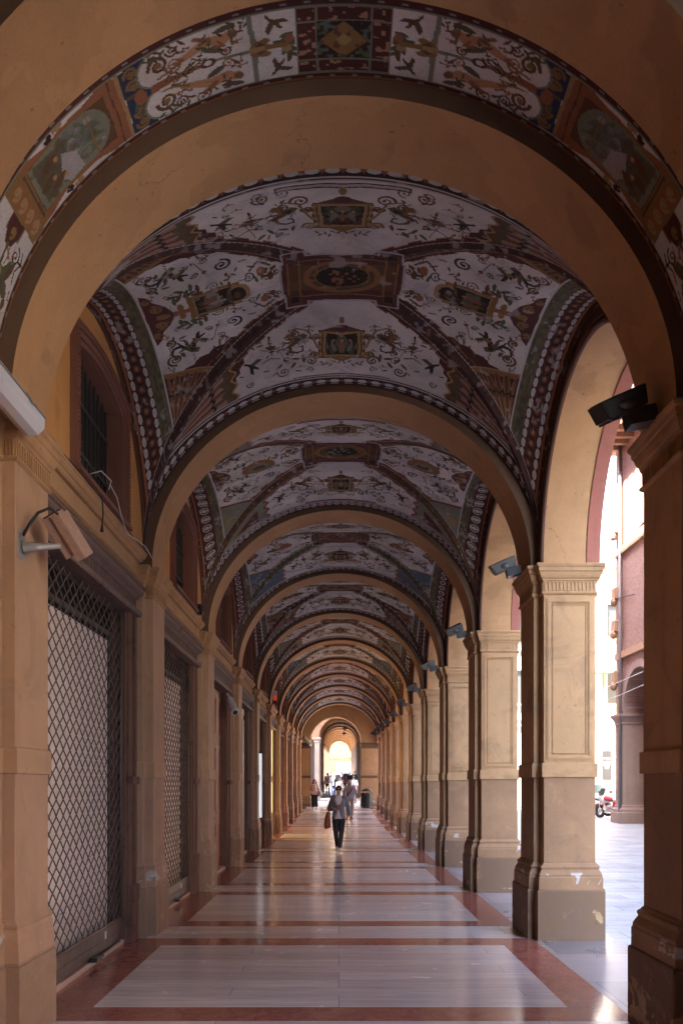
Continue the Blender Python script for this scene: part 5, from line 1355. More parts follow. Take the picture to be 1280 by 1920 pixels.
# ================================================================ litter bin
lb_ = thing('litter_bin', 'round dark litter bin with domed lid in front of the end wall', 'bin', (1.58, 48.4, ground(48.4)))
MB().lathe((0, 0, 0), [(.33, 0), (.34, .05), (.30, .07), (.29, .10)], 24).build('base', M['lamp_dark'], lb_)
bd = MB().lathe((0, 0, 0), [(.285, .10), (.30, .5), (.305, .86), (.28, .87)], 24)
for i in range(18):
    t = 2 * math.pi * i / 18; c, s = math.cos(t), math.sin(t)
    bd.tube([(.292 * c, .292 * s, .1), (.315 * c, .315 * s, .85)], .012, 5)
bd.build('body', plain('glossy_dark_bin', (.035, .045, .055), .25, .3), lb_, auto=40)
MB().lathe((0, 0, 0), [(.32, .96), (.335, .98), (.33, 1.02), (.24, 1.10), (.1, 1.14), (.01, 1.15)], 24).build('lid', M['lamp_dark'], lb_, smooth=True)
pb = MB()
for i in range(4):
    t = 2 * math.pi * (i + .5) / 4; pb.tube([(.30 * math.cos(t), .30 * math.sin(t), .84), (.30 * math.cos(t), .30 * math.sin(t), .98)], .016, 6)
pb.build('lid_post', M['lamp_dark'], lb_)

# ================================================================ motorcycles and car
M['tyre'] = plain('black_tyre', (.02, .02, .02), .8); M['chrome'] = plain('polished_metal', (.6, .6, .6), .18, .9, .05)
M['car_white'] = plain('white_car_paint', (.75, .75, .75), .25, 0, .03); M['bike_red'] = plain('red_bike_paint', (.45, .03, .05), .25, 0, .05); M['bike_white'] = plain('white_bike_paint', (.72, .72, .74), .25, 0, .05)
M['bike_black'] = plain('black_bike_plastic', (.03, .03, .035), .4); M['car_glass'] = plain('car_window_glass', (.08, .13, .12), .08, 0, .1); M['lens_red'] = plain('red_tail_lens', (.5, .02, .02), .2)
def wheel_mb(c, R_, w):
    mb = MB(); n = 24
    pr = [(R_ - .12, -w * .4), (R_ - .03, -w * .5), (R_, -w * .25), (R_, w * .25), (R_ - .03, w * .5), (R_ - .12, w * .4)]
    mb.loft([[(c[0] + x, c[1] + r * math.cos(2 * math.pi * k / n), c[2] + r * math.sin(2 * math.pi * k / n)) for k in range(n)] for r, x in pr] + [[(c[0] + pr[0][1], c[1] + pr[0][0] * math.cos(2 * math.pi * k / n), c[2] + pr[0][0] * math.sin(2 * math.pi * k / n)) for k in range(n)]], True, False)
    return mb
def motorcycle(label, loc, rz, c1, c2, red_box):
    b = thing('motorcycle', label, 'motorcycle', loc, rz, 'motorcycles parked in the side street')   # runs along +y
    for yy in (-.72, .72):
        wq = wheel_mb((0, yy, .31), .31, .13).build('wheel', M['tyre'], b, smooth=True)
        rm = MB().tube([(-.03, yy, .31), (.03, yy, .31)], .05, 10)
        for k in range(10): t = 2 * math.pi * k / 10; rm.tube([(0, yy, .31), (0, yy + .2 * math.cos(t), .31 + .2 * math.sin(t))], .010, 5)
        rm.build('rim', M['chrome'], wq)
    MB().tube([(0, .45, .45), (0, .2, .42), (0, -.2, .38), (0, -.45, .42)], [(.10, .12), (.16, .2), (.16, .2), (.10, .1)], 10).box(-.17, .17, -.1, .22, .22, .52).build('engine', M['chrome'], b, smooth=False, bevel=.02)
    MB().tube([(0, .50, .86), (0, .34, .90), (0, .1, .88), (0, -.05, .80)], [(.07, .07), (.15, .13), (.15, .13), (.08, .06)], 12).build('tank', c1, b, smooth=True)
    MB().tube([(0, .02, .82), (0, -.2, .78), (0, -.48, .80), (0, -.78, .88)], [(.09, .05), (.14, .06), (.14, .06), (.10, .04)], 12).build('saddle', M['bike_black'], b, smooth=True)
    MB().tube([(0, -.35, .66), (0, -.65, .70), (0, -.98, .74)], [(.13, .10), (.13, .10), (.08, .06)], 10).build('tail_cowl', c1, b, smooth=True)
    MB().tube([(0, .74, .86), (0, .66, .98), (0, .50, .92), (0, .42, .70)], [(.10, .08), (.2, .12), (.2, .14), (.14, .16)], 12).build('fairing', c2, b, smooth=True)
    MB().loft([[(-.18, .66, 1.02), (.18, .66, 1.02), (.18, .655, 1.02), (-.18, .655, 1.02)], [(-.14, .52, 1.36), (.14, .52, 1.36), (.14, .515, 1.36), (-.14, .515, 1.36)]]).build('windscreen', M['car_glass'], b)
    MB().tube([(-.36, .36, 1.04), (-.2, .48, 1.02), (.2, .48, 1.02), (.36, .36, 1.04)], .018, 8).build('handlebar', M['bike_black'], b)
    for s in (-1, 1):
        MB().tube([(s * .09, .72, .31), (s * .09, .55, .92)], .028, 8).build('fork', M['chrome'], b)
        MB().tube([(s * .15, .3, .28), (s * .17, -.2, .24), (s * .2, -.9, .36)], [.03, .045, .055], 10).build('exhaust', M['chrome'], b, smooth=True)
        MB().tube([(s * .25, .42, 1.10), (s * .34, .40, 1.16)], .01, 6).ball((s * .36, .40, 1.19), (.07, .02, .05)).build('mirror', M['bike_black'], b)
    for yy, r0 in ((.72, .34), (-.72, .35)):
        MB().loft([[(-.08, yy + r0 * math.cos(t), .31 + r0 * math.sin(t)), (.08, yy + r0 * math.cos(t), .31 + r0 * math.sin(t)), (.08, yy + (r0 + .015) * math.cos(t), .31 + (r0 + .015) * math.sin(t)), (-.08, yy + (r0 + .015) * math.cos(t), .31 + (r0 + .015) * math.sin(t))] for t in [R(a) for a in range(20, 165, 12)]]).build('mudguard', c1, b)
    if red_box:
        for s in (-1, 1): MB().box(s * .31 - .11, s * .31 + .11, -.98, -.42, .42, .80).build('pannier', M['bike_red'], b, bevel=.05)
    MB().box(-.08, .08, -1.06, -1.0, .68, .76).build('tail_light', M['lens_red'], b, bevel=.01)
    MB().tube([(.06, .1, .3), (.3, .05, .01)], .015, 6).build('kickstand', M['chrome'], b)
    return b
motorcycle('red and white motorcycle with red panniers beside the stone pier', (12.42, 38.9, ground(38.9)), R(28), M['bike_red'], M['bike_white'], True)
motorcycle('white motorcycle with dark seat behind the red one', (12.25, 40.9, ground(40.9)), R(38), M['bike_white'], M['bike_black'], False)
car = thing('parked_car', 'white car with dark window parked behind the motorcycles', 'car', (13.4, 45.0, ground(45)), R(8))
W2 = .86
prf = [(-2.0, .35), (-2.05, .62), (-1.95, .85), (-1.0, .95), (-.55, 1.38), (.2, 1.48), (1.3, 1.42), (1.85, 1.0), (2.02, .9), (2.05, .4)]
cbm = MB()
cbm.loft([[(x, y, z) for y, z in prf] for x in (-W2,)] + [[(-W2 * .98, y, z) for y, z in prf]] + [[(W2, y, z) for y, z in prf]]) if False else cbm.loft([[(x * (1 if z < 1.0 else .82), y, z) for y, z in prf] for x in (-W2, -W2 * .5, W2 * .5, W2)])
cbm.build('body', M['car_white'], car, bevel=.06)
for s in (-1, 1):
    x = s * W2 * .9
    q = [(-.85, .98), (-.48, 1.33), (.2, 1.40), (.2, .98)]; q2 = [(.28, .98), (.28, 1.40), (1.2, 1.35), (1.6, 1.0)]
    for pts_ in (q, q2):
        MB().loft([[(s * (W2 * (1.0 if z < 1.0 else .82) + .006), y, z) for y, z in pts_], [(s * (W2 * (1.0 if z < 1.0 else .82) - .03), y, z) for y, z in pts_]]).build('window', M['car_glass'], car)
    for yy in (-1.3, 1.3):
        wq = wheel_mb((s * .78, yy, .32), .32, .2).build('wheel', M['tyre'], car, smooth=True); MB().tube([(s * .76, yy, .32), (s * .89, yy, .32)], .19, 14).build('rim', M['chrome'], wq)
    MB().box(s * .6 - .15, s * .6 + .15, -2.07, -2.0, .62, .76).build('headlight', M['lamp_glass'], car, bevel=.01)
    MB().box(s * .68 - .1, s * .68 + .1, 2.0, 2.07, .72, .92).build('tail_light', M['lens_red'], car, bevel=.01)
MB().loft([[(x * .8, y, z) for x in (-W2, W2)] + [(x * .8, y + .03, z + .02) for x in (W2, -W2)] for y, z in ((-1.0, .98), (-.57, 1.39))]).build('windscreen', M['car_glass'], car)
MB().loft([[(x * .8, y, z) for x in (-W2, W2)] + [(x * .8, y + .03, z + .02) for x in (W2, -W2)] for y, z in ((1.84, 1.02), (1.32, 1.43))]).build('rear_window', M['car_glass'], car)
# ================================================================ people
def skin_tone(name, c):
    t = NT(name); n = t.noise(9, 4)
    return t.out(t.mix(t.ramp(n, .35, .7, 0, .3), c, mul(c, .8)), .5)
M['skin'] = skin_tone('warm_skin', (.60, .36, .26)); M['skin2'] = skin_tone('ruddy_skin', (.46, .23, .15))
def cloth(name, c, var=.2):
    t = NT(name); n = t.noise(6, 5, .6, dist=.5); f = t.noise(160, 2)
    cc = t.mix(t.ramp(n, .35, .7, 0, var), c, mul(c, .65)); cc = t.mix(t.ramp(f, .3, .7, 0, .15), cc, mul(c, .6))
    return t.out(cc, .85, t.bump(n, .4, .02))
CL = {}
def cl(name, c):
    if name not in CL: CL[name] = cloth(name, c)
    return CL[name]
HAIR = {k: plain(k + '_hair', c, .5, 0, .3, 30) for k, c in dict(dark=(.025, .017, .013), brown=(.06, .032, .02), grey=(.68, .65, .60), fair=(.22, .14, .07)).items()}

def lerp(a, b, t): return tuple(a[i] + (b[i] - a[i]) * t for i in range(3))
def dense(pts, rad, k=4):
    """smooth a joint chain"""
    P, Q = [], []
    n = len(pts)
    for i in range(n - 1):
        p0, p1, p2, p3 = (Vector(pts[max(i - 1, 0)]), Vector(pts[i]), Vector(pts[i + 1]), Vector(pts[min(i + 2, n - 1)]))
        r1, r2 = rad[i], rad[i + 1]
        for j in range(k):
            t = j / k
            P.append(.5 * ((2 * p1) + (p2 - p0) * t + (2 * p0 - 5 * p1 + 4 * p2 - p3) * t * t + (3 * p1 - p0 - 3 * p2 + p3) * t ** 3))
            Q.append(tuple(r1[q] + (r2[q] - r1[q]) * t for q in (0, 1)) if hasattr(r1, '__len__') else r1 + (r2 - r1) * t)
    P.append(Vector(pts[-1])); Q.append(rad[-1])
    return P, Q

def make_person(label, loc, rz=0.0, h=1.7, pose=None, top=None, top_mat=None, leg_mat=None, shoe_mat=None, hair='dark', hair_len=0.0, skin='skin', wide_leg=0.0, sleeve=1.0, female=False, jacket=None, tee=None, collar=True, bald=False, group='people walking through the portico', face=True, trouser_end=.10):
    """local frame: faces -y, feet at 0; joints given for a height of 1.70"""
    s = h / 1.70
    J = dict(pelvis=(0, 0, .93), waist=(0, 0, 1.08), chest=(0, 0, 1.27), neck=(0, .005, 1.43), head=(0, -.012, 1.575),
             lsh=(.165, 0, 1.385), lel=(.215, .02, 1.10), lwr=(.225, -.03, .86), rsh=(-.165, 0, 1.385), rel=(-.215, .02, 1.10), rwr=(-.225, -.03, .86),
             lhip=(.085, 0, .90), lkn=(.09, -.01, .50), lan=(.085, .02, .08), rhip=(-.085, 0, .90), rkn=(-.09, -.01, .50), ran=(-.085, .02, .08), lfoot=None, rfoot=None, lhand=None, rhand=None)
    if pose: J.update(pose)
    if female:
        for k in ('lsh', 'rsh'): J[k] = (J[k][0] * .90, J[k][1], J[k][2])
    root = thing('person', label, 'person', loc, rz, group)
    V = lambda p: Vector(p) * s
    # ---- body: one skinned surface
    vs, es, rs = [], [], []
    def nv(p, r, par=None):
        vs.append(tuple(V(p))); rs.append(tuple(q * s for q in (r if hasattr(r, '__len__') else (r, r)))); i = len(vs) - 1
        if par is not None: es.append((par, i))
        return i
    pel = nv(J['pelvis'], (.12, .09)); wa = nv(J['waist'], (.105, .08), pel); ch = nv(J['chest'], (.13, .09), wa)
    nk = nv(J['neck'], .052, ch); hx, hy, hz = J['head']
    n2 = nv(lerp(J['neck'], (hx, hy + .02, hz - .06), .7), .047, nk)
    h1 = nv((hx, hy, hz - .045), (.062, .072), n2); h2 = nv((hx, hy + .008, hz + .03), (.074, .090), h1); nv((hx, hy + .012, hz + .085), (.05, .06), h2)
    for side, sg in (('l', 1), ('r', -1)):
        sh = nv(J[side + 'sh'], .05, ch); el = nv(J[side + 'el'], .037, sh); wr = nv(J[side + 'wr'], .024, el)
        d = (Vector(J[side + 'wr']) - Vector(J[side + 'el'])).normalized()
        hd = Vector(J[side + 'hand']) if J[side + 'hand'] else (d * .6 + Vector((0, -.15, -.5))).normalized()
        w = Vector(J[side + 'wr']); acr = hd.cross(Vector((sg, 0, 0)) if abs(hd.x) < .8 else Vector((0, 1, 0))).normalized()
        pm = nv(w + hd * .06, (.022, .030), wr)
        for f in range(4):
            o = acr * (.024 - .016 * f); L = (.062, .074, .070, .055)[f]; curl = acr.cross(hd) * (.012 * (1 + f * .35))
            a = nv(w + hd * .085 + o, .0085, pm); b = nv(w + hd * (.085 + L * .55) + o + curl, .0075, a); nv(w + hd * (.085 + L) + o + curl * 2.6, .006, b)
        a = nv(w + hd * .035 + acr * .036, .0095, pm); nv(w + hd * .075 + acr * .052 + acr.cross(hd) * .012, .0075, a)
        hp = nv(J[side + 'hip'], .08, pel); kn = nv(J[side + 'kn'], .052, hp); an = nv(J[side + 'an'], .034, kn)
        ft = J[side + 'foot'] or (J[side + 'an'][0] + .01 * sg, J[side + 'an'][1] - .13, max(.03, J[side + 'an'][2] - .05))
        J[side + 'foot'] = ft; nv(ft, (.032, .022), an)
    me = bpy.data.meshes.new('body'); me.from_pydata(vs, es, []); me.materials.append(M[skin])
    bo = bpy.data.objects.new('body', me); link(bo, root)
    # radii must be set through the skin layer
    bo.modifiers.new('skin', 'SKIN').use_smooth_shade = True
    if not me.skin_vertices: 
        bm = bmesh.new(); bm.from_mesh(me); bm.verts.layers.skin.verify(); bm.to_mesh(me); bm.free()
    for i, sv in enumerate(me.skin_vertices[0].data): sv.radius = rs[i]; sv.use_root = (i == 0)
    sb_ = bo.modifiers.new('subd', 'SUBSURF'); sb_.levels = 1; sb_.render_levels = 2
    # ---- face
    if face:
        fc = MB(); Hd = Vector((hx, hy, hz)) * s
        F = lambda x, y, z: tuple(Hd + Vector((x, y, z)) * s)
        fc.loft([[F(-.008, -.082, .018), F(.008, -.082, .018), F(0, -.075, .03)], [F(-.016, -.088, -.022), F(.016, -.088, -.022), F(0, -.108, -.018)], [F(-.012, -.08, -.032), F(.012, -.08, -.032), F(0, -.098, -.03)]])
        for sg in (-1, 1): fc.ball(F(sg * .078, .012, .0), (.012 * s, .02 * s, .032 * s), seg=8, rg=6)
        fc.build('face', M[skin], root, smooth=True)
        ft_ = MB(); ft_.mat(0)
        for sg in (-1, 1): ft_.ball(F(sg * .032, -.080, .018), (.013 * s, .008 * s, .007 * s), seg=8, rg=5); ft_.box(*[q for a in zip(F(sg * .032 - .018, -.088, .032), F(sg * .032 + .018, -.078, .038)) for q in a])
        ft_.mat(1).ball(F(0, -.078, -.055), (.024 * s, .010 * s, .007 * s), seg=8, rg=5)
        ft_.build('features', [HAIR['dark'], plain('lips', (.35, .11, .10), .4)], root)
    # ---- hair
    if not bald:
        hm = MB(); C0 = Vector((hx, hy + .018, hz + .028)) * s; rr = (.086 * s, .103 * s, .100 * s)
        rings = []
        for i in range(9):
            t = math.pi * (.02 + .60 * i / 8); ring = []
            for k in range(16):
                a = 2 * math.pi * k / 16; fr_ = max(0, -math.sin(a)) ** 1.3
                tt = min(t, math.pi * (.62 - .30 * fr_))
                ring.append(C0 + Vector((rr[0] * math.sin(tt) * math.cos(a), rr[1] * math.sin(tt) * math.sin(a), rr[2] * math.cos(tt))))
            rings.append(ring)
        hm.loft(rings)
        if hair_len:
            for sg in (-1, -.4, .4, 1):
                x = sg * .062; y0 = .035 if abs(sg) < .5 else .0
                a = Vector((hx + x, hy + y0 + .05, hz + .05)) * s
                P, Q = dense([a, a + Vector((sg * .02, .02, -.10)) * s, a + Vector((sg * .03, .02 - .02 * abs(sg), -.10 - hair_len * .6)) * s, a + Vector((sg * .025, .015 - .03 * abs(sg), -.10 - hair_len)) * s], [.04 * s, .045 * s, .04 * s, .015 * s], 3); hm.tube(P, Q, 8)
        hm.build('hair', HAIR[hair], root, smooth=True)
    # ---- clothes
    pw = .155 if not female else .150
    def torso(mb, zs_, rx, ry, gap=None, n=20):
        rings = []
        for (key, t, z, a, b) in zs_:
            c = Vector(lerp(J[key[0]], J[key[1]], t)); c.z = z
            g = gap(z) if gap else 0
            ring = []
            for k in range(n + (1 if gap else 0)):
                an_ = -math.pi / 2 + g + (2 * math.pi - 2 * g) * k / n
                cx, sx = math.cos(an_), math.sin(an_)
                ring.append((c + Vector((a * rx * math.copysign(abs(cx) ** .8, cx), b * ry * math.copysign(abs(sx) ** .8, sx), 0))) * s)
            rings.append(ring)
        mb.loft(rings, close=not gap, cap=not gap)
    prof_ = [(('pelvis', 'pelvis'), 0, .86, 1.10, 1.16), (('pelvis', 'waist'), .3, .95, 1.06, 1.12), (('waist', 'waist'), 0, 1.08, .93 if female else 1.0, 1.0), (('waist', 'chest'), .6, 1.19, 1.0, 1.06), (('chest', 'chest'), 0, 1.29, 1.07, 1.05), (('chest', 'neck'), .5, 1.36, 1.02, .92), (('chest', 'neck'), .8, 1.415, .72, .72), (('neck', 'neck'), 0, 1.445, .42, .56)]
    def garment(name, mat, grow=1.0, gap=None, slv=True, z_lo=.84, cuff=1.0):
        mb = MB(); pr = [(k, t, z, a * grow, b * grow) for k, t, z, a, b in prof_ if z >= z_lo]
        torso(mb, pr, pw, .112, gap)
        if slv:
            for side in 'lr':
                e = lerp(J[side + 'el'], J[side + 'wr'], min(1, max(0, cuff * 2 - 1))) if cuff > .5 else lerp(J[side + 'sh'], J[side + 'el'], cuff * 2)
                sh = Vector(J[side + 'sh']); inn = sh * .78 + Vector(J['chest']) * .22 + Vector((0, 0, .03))
                ch_ = [inn, sh, lerp(J[side + 'sh'], J[side + 'el'], .5), J[side + 'el'], e] if cuff > .5 else [inn, sh, e]
                rd = [.055, .068, .060, .052, .043] if cuff > .5 else [.055, .068, .066]
                P, Q = dense([Vector(q) * s for q in ch_], [q * s * grow for q in rd], 4); mb.tube(P, Q, 12)
        o = mb.build(name, mat, root, smooth=True)
        if gap: so_ = o.modifiers.new('solid', 'SOLIDIFY'); so_.thickness = .012 * s
        return o
    if tee: garment('tee_shirt', tee, .97, slv=False)
    if top_mat: garment(top or 'shirt', top_mat, 1.03, slv=True, cuff=sleeve)
    if jacket: garment('jacket', jacket, 1.08, gap=lambda z: .09 + (.40 * max(0, 1.0 - z) / .15 if z < 1.0 else 0) + (.62 * max(0, z - 1.18) / .25 if z > 1.18 else 0), cuff=sleeve)
    if leg_mat:
        tm = MB(); torso(tm, [(('pelvis', 'pelvis'), 0, .80, 1.02, 1.06), (('pelvis', 'pelvis'), 0, .90, 1.07, 1.10), (('pelvis', 'waist'), .3, .98, 1.0, 1.04)], pw, .112)
        for side, sg in (('l', 1), ('r', -1)):
            an = lerp(J[side + 'kn'], J[side + 'an'], 1 - trouser_end)
            P, Q = dense([Vector(J[side + 'hip']) * s, Vector(lerp(J[side + 'hip'], J[side + 'kn'], .5)) * s, Vector(J[side + 'kn']) * s, Vector(lerp(J[side + 'kn'], an, .5)) * s, Vector(an) * s], [(.098 if not wide_leg else .11) * s, (.085 + wide_leg * .4) * s, (.064 + wide_leg * .7) * s, (.055 + wide_leg) * s, (.047 + wide_leg * 1.3) * s], 4)
            tm.tube(P, Q, 14)
        tm.build('trousers', leg_mat, root, smooth=True)
    if shoe_mat:
        for side in 'lr':
            a = Vector(J[side + 'an']); f = Vector(J[side + 'foot']); d_ = (f - a); d_.z = 0
            d_ = d_.normalized() if d_.length > 1e-4 else Vector((0, -1, 0)); tilt = (f.z - (a.z - .05)) / .13
            hl = a - d_ * .045 + Vector((0, 0, -.045)); 
            P, Q = dense([q * s for q in (hl, a + Vector((0, 0, -.04)) + d_ * .02, a + d_ * .09 + Vector((0, 0, -.05 + tilt * .08)), a + d_ * .185 + Vector((0, 0, -.056 + tilt * .17)))], [(.034 * s, .032 * s), (.038 * s, .040 * s), (.042 * s, .030 * s), (.026 * s, .018 * s)], 4)
            MB().tube(P, Q, 12).build('shoe', shoe_mat, root, smooth=True)
    return root, J, s

WALKG = 'people walking through the portico'
# ---- the woman in front
gz = 21.2
wl_, wj, ws = make_person('woman in grey jacket and sunglasses walking towards the camera, phone in hand', (.0, gz, 0), R(-3), 1.665,
    pose=dict(lkn=(.065, -.03, .50), lan=(.035, -.16, .085), lhip=(.085, -.01, .90), rhip=(-.085, .01, .90), rkn=(-.075, .0, .49), ran=(-.055, .20, .13), rfoot=(-.05, .07, .05), lfoot=(.055, -.29, .055),
              rel=(-.245, .04, 1.10), rwr=(-.075, -.20, 1.11), rhand=(.75, -.35, .12), lel=(.245, .05, 1.11), lwr=(.29, -.02, .87), lhand=(.10, -.12, -1), head=(0, -.02, 1.575)),
    jacket=cl('grey_lilac_jacket', (.235, .215, .25)), tee=cl('pale_tee', (.78, .70, .70)), leg_mat=cl('charcoal_trousers', (.035, .034, .038)), shoe_mat=cl('white_sneakers', (.72, .71, .70)), hair='dark', female=True, sleeve=.86, skin='skin')
Hd = Vector((0, -.02, 1.575)) * ws
g = MB()
for sg in (-1, 1):
    g.tube([tuple(Hd + Vector((sg * .034, -.094, .020)) * ws), tuple(Hd + Vector((sg * .034, -.086, .020)) * ws)], [(.030 * ws, .024 * ws)] * 2, 12)
    g.tube([tuple(Hd + Vector((sg * .065, -.085, .026)) * ws), tuple(Hd + Vector((sg * .083, .02, .02)) * ws)], .004, 5)
g.tube([tuple(Hd + Vector((-.01, -.095, .026)) * ws), tuple(Hd + Vector((.01, -.095, .026)) * ws)], .004, 5)
g.build('sunglasses', plain('dark_red_sunglasses', (.05, .012, .01), .15), wl_)
hb = thing('shoulder_bag', 'tan leather shoulder bag hanging at the right side of the woman in grey', 'bag', (0, gz, 0))
M['leather'] = plain('tan_leather', (.34, .095, .03), .5, 0, .15, 8)
bg_ = MB()
bg_.tube([(-.275, gz + .02, .60), (-.285, gz + .02, .63), (-.285, gz + .03, .80), (-.262, gz + .03, .985), (-.258, gz + .03, 1.0)], [(.06, .10), (.085, .15), (.08, .15), (.05, .13), (.03, .11)], 14)
bg_.build('pouch', M['leather'], hb, world=True, smooth=True)
for q in (-.1, .13): MB().tube([(-.262, gz + .03 + q, .97), (-.23, gz + q * .7, 1.12), (-.175, gz - .02 + q * .5, 1.30), (-.135, gz - .005 + q * .3, 1.425), (-.14, gz + .06, 1.40)], .013, 6).build('strap', M['leather'], hb, world=True, smooth=True)
MB().box(-.225, -.20, gz - .13, gz - .115, .80, .83).build('clasp', M['chrome'], hb, world=True)
pn = thing('phone', 'tan cased phone held by the woman in grey', 'phone', (0, gz, 1.1))
Tp = Matrix.Translation((.0, gz - .232, 1.125)) @ Matrix.Rotation(R(25), 4, 'Y') @ Matrix.Rotation(R(-20), 4, 'X')
MB().box(-.036, .036, -.006, .005, -.07, .07, Tp).build('case', M['leather'], pn, world=True, bevel=.004)
MB().box(-.032, .032, .0052, .0065, -.065, .065, Tp).build('screen', M['darkglass'], pn, world=True)

def P3(px, z): return (px - 635) * z / F_PX
# ---- man with grey hair walking away, cross-body bag
z = 37.6; x = P3(656, z)
mn, mj, ms = make_person('grey haired man in lilac shirt and khaki trousers walking away from the camera', (x, z, ground(z)), R(180 + 6), 1.80,
    pose=dict(lkn=(.10, -.10, .50), lan=(.12, .05, .09), rkn=(-.09, -.02, .50), ran=(-.05, .22, .13), rfoot=(-.05, .09, .05), lel=(.235, .05, 1.10), lwr=(.22, -.06, .90), rel=(-.235, .04, 1.10), rwr=(-.24, -.05, .88), head=(0, -.02, 1.57)),
    top='shirt', top_mat=cl('lilac_grey_shirt', (.34, .33, .43)), sleeve=.62, leg_mat=cl('khaki_trousers', (.36, .29, .21)), shoe_mat=cl('brown_shoes', (.10, .06, .045)), hair='grey', skin='skin2', face=False)
cbg = thing('crossbody_bag', 'dark bag slung across the back of the grey haired man', 'bag', (x, z, 1.0))
MB().tube([(x - .12, z - .15, 1.02), (x - .25, z - .10, 1.0), (x - .33, z - .0, 1.0)], [(.05, .08), (.08, .14), (.05, .10)], 10).build('pouch', cl('dark_canvas', (.035, .032, .045)), cbg, world=True, smooth=True)
MB().tube([(x + .12, z - .04, 1.53), (x + .10, z - .13, 1.50), (x + .02, z - .155, 1.36), (x - .10, z - .155, 1.22), (x - .22, z - .14, 1.05)], .022, 6).build('strap', CL['dark_canvas'], cbg, world=True, smooth=True)
# ---- girl by the archway
z = 45.6; x = P3(589.5, z)
make_person('young woman with long brown hair, cream top and wide black trousers by the archway', (x, z, ground(z)), R(4), 1.68,
    pose=dict(lkn=(.09, -.02, .50), lan=(.09, .10, .12), lfoot=(.09, -.02, .05), rkn=(-.07, -.04, .50), ran=(-.05, -.08, .085), rel=(-.2, .03, 1.10), rwr=(-.06, -.18, 1.12), rhand=(.8, -.2, .1), lel=(.22, .03, 1.12), lwr=(.20, -.12, .98)),
    top='blouse', top_mat=cl('cream_blouse', (.66, .56, .48)), sleeve=.95, leg_mat=cl('black_culottes', (.02, .02, .024)), wide_leg=.045, trouser_end=.30, shoe_mat=cl('white_shoes', (.66, .64, .62)), hair='brown', hair_len=.26, female=True)
tb = thing('tote_bag', 'pale grey bag carried by the young woman in cream', 'bag', (x + .27, z, 1))
MB().tube([(x + .30, z - .05, ground(z) + .78), (x + .30, z - .05, ground(z) + .95), (x + .28, z - .05, ground(z) + 1.06)], [(.10, .12), (.14, .15), (.07, .1)], 12).build('pouch', cl('pale_grey_canvas', (.48, .46, .47)), tb, world=True, smooth=True)
MB().tube([(x + .28, z - .12, ground(z) + 1.04), (x + .2, z - .1, ground(z) + 1.25), (x + .15, z, ground(z) + 1.41)], .014, 6).build('strap', cl('dark_strap', (.05, .045, .06)), tb, world=True, smooth=True)
# ---- the crowd beyond the arch
W1 = dict(lkn=(.09, -.10, .50), lan=(.09, -.14, .085), rkn=(-.08, .02, .50), ran=(-.07, .22, .13), rfoot=(-.07, .10, .05))
W2_ = dict(rkn=(-.09, -.10, .50), ran=(-.09, -.15, .085), lkn=(.08, .02, .50), lan=(.07, .20, .12), lfoot=(.07, .08, .05), lwr=(.22, -.14, .92), rwr=(-.23, .05, .87))
navy = cl('navy_jeans', (.035, .055, .12)); dk = cl('dark_trousers', (.03, .03, .035)); wh = cl('white_shirt', (.70, .68, .68)); lb2 = cl('pale_blue_shirt', (.48, .56, .66)); blk = cl('black_coat', (.025, .023, .03))
crowd = [
 (614, 66.5, 0, 1.74, W1, dict(top_mat=cl('pale_pink_shirt', (.60, .48, .50)), leg_mat=dk, shoe_mat=wh, hair='dark'), 'man in pale pink shirt and dark trousers at the left of the crowd'),
 (624.5, 60.5, 0, 1.80, W2_, dict(tee=lb2, jacket=blk, sleeve=.55, leg_mat=navy, shoe_mat=dk, hair='fair'), 'man in pale blue shirt, open dark waistcoat and jeans walking in front of the crowd'),
 (619, 76, 0, 1.70, W1, dict(top_mat=dk, leg_mat=dk, shoe_mat=dk, hair='dark'), 'person in dark clothes behind the man in pale pink'),
 (633, 74, 0, 1.72, W2_, dict(top_mat=lb2, leg_mat=navy, shoe_mat=dk, hair='dark'), 'person in pale blue shirt further back, middle of the crowd'),
 (638.5, 88, 180, 1.84, W1, dict(top_mat=cl('mauve_shirt', (.36, .30, .38)), leg_mat=dk, shoe_mat=dk, hair='dark', face=False), 'tall person in mauve shirt standing highest at the back'),
 (637, 58.6, 0, 1.50, W1, dict(top_mat=cl('cream_dress', (.68, .58, .48)), leg_mat=cl('cream_dress', (.68, .58, .48)), wide_leg=.06, shoe_mat=wh, hair='fair', female=True), 'woman in cream dress behind the woman in grey'),
 (645.5, 68, 0, 1.70, W2_, dict(top_mat=cl('rose_top', (.48, .30, .32)), leg_mat=dk, shoe_mat=dk, hair='dark', hair_len=.2, female=True), 'woman with dark hair and rose top in the middle of the crowd'),
 (649, 80, 0, 1.76, W1, dict(top_mat=blk, leg_mat=dk, shoe_mat=dk, hair='dark'), 'person in black coat at the back of the crowd'),
 (655.5, 70, 0, 1.76, W2_, dict(top_mat=cl('dark_blue_top', (.04, .045, .10)), leg_mat=dk, shoe_mat=dk, hair='brown', skin='skin2'), 'ruddy person in dark blue top, right of the crowd'),
 (663, 53.6, 180, 1.74, W1, dict(top_mat=wh, sleeve=.5, leg_mat=cl('grey_trousers', (.22, .21, .22)), shoe_mat=dk, hair='dark', face=False), 'person in white shirt walking away, right of the grey haired man'),
 (665.5, 72, 180, 1.80, W1, dict(top_mat=cl('green_shirt', (.13, .20, .13)), leg_mat=dk, shoe_mat=dk, hair='brown', face=False), 'person in green shirt at the right of the crowd'),
 (628.5, 84, 0, 1.70, W1, dict(top_mat=wh, leg_mat=navy, shoe_mat=dk, hair='dark'), 'person in white shirt far back, left of the middle'),
]
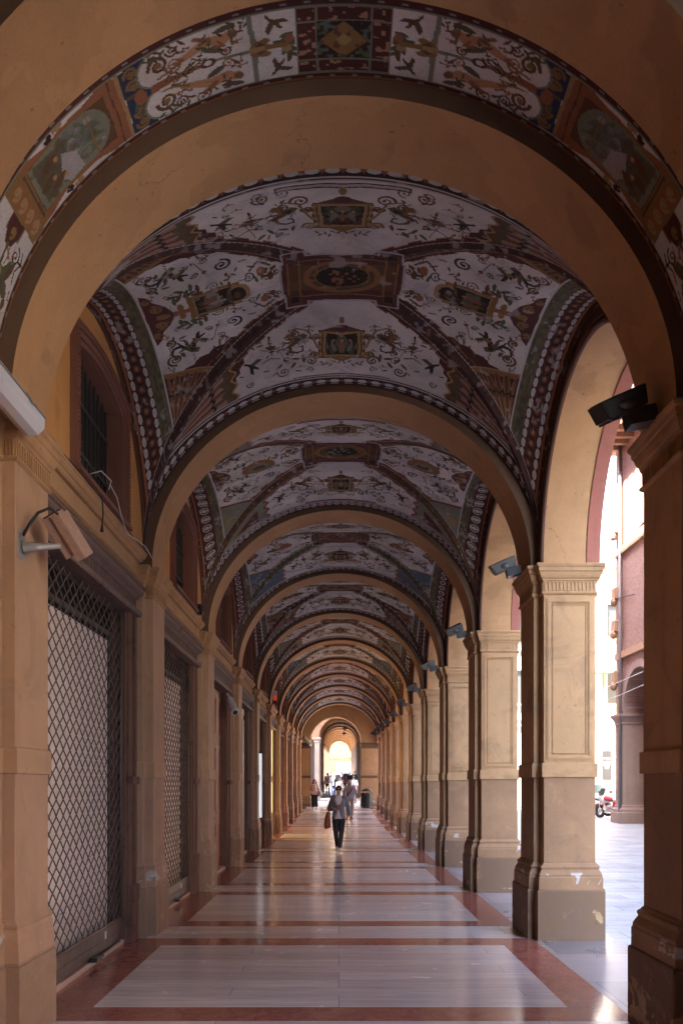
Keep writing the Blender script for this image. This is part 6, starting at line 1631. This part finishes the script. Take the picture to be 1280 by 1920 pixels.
for px, z, rz, h, pose, kw, lab in crowd:
    make_person(lab, (P3(px, z), z, ground(z)), R(rz + (px % 7) * 2 - 6), h, pose=pose, **kw)
# ================================================================ camera, light, world
cam = bpy.data.cameras.new('camera'); co_ = bpy.data.objects.new('camera', cam); COL.objects.link(co_)
co_.location = (0, 0, 1.7); co_.rotation_euler = (R(90), 0, 0)
cam.sensor_fit = 'AUTO'; cam.sensor_width = 36; cam.lens = F_PX / 1920 * 36
cam.shift_x = 5 / 1920; cam.shift_y = (1470 - 960) / 1920
cam.clip_start = .05; cam.clip_end = 2000
S.camera = co_
SUN_EL, SUN_AZ = 53, 236      # azimuth the sun stands at, clockwise from +Y
az = R(SUN_AZ); el = R(SUN_EL)
d = Vector((math.sin(az) * math.cos(el), math.cos(az) * math.cos(el), math.sin(el)))
sun = bpy.data.lights.new('sun', 'SUN'); sun.energy = 3.0; sun.angle = R(.53); sun.color = (1, .93, .82)
so = bpy.data.objects.new('sun', sun); COL.objects.link(so); so.rotation_euler = (-d).to_track_quat('-Z', 'Y').to_euler(); so.location = d * 60
w = bpy.data.worlds.new('World'); S.world = w; w.use_nodes = True
nt = w.node_tree; sky = nt.nodes.new('ShaderNodeTexSky'); sky.sky_type = 'NISHITA'; sky.sun_disc = False
sky.sun_elevation = el; sky.sun_rotation = az; sky.dust_density = 3.0; sky.air_density = 1.0; sky.ozone_density = 1.0
bg = nt.nodes['Background']; nt.links.new(sky.outputs[0], bg.inputs[0]); bg.inputs[1].default_value = .15
S.view_settings.view_transform = 'Standard'; S.view_settings.look = 'None'; S.view_settings.gamma = 1; S.view_settings.exposure = EXPOSURE
S.render.engine = 'CYCLES'
S.cycles.use_denoising = True
S.cycles.max_bounces = 10; S.cycles.diffuse_bounces = 7; S.cycles.glossy_bounces = 4; S.cycles.transmission_bounces = 4
S.cycles.sample_clamp_indirect = 6.0
S.cycles.use_adaptive_sampling = True; S.cycles.adaptive_threshold = .01
S.cycles.caustics_reflective = False; S.cycles.caustics_refractive = False
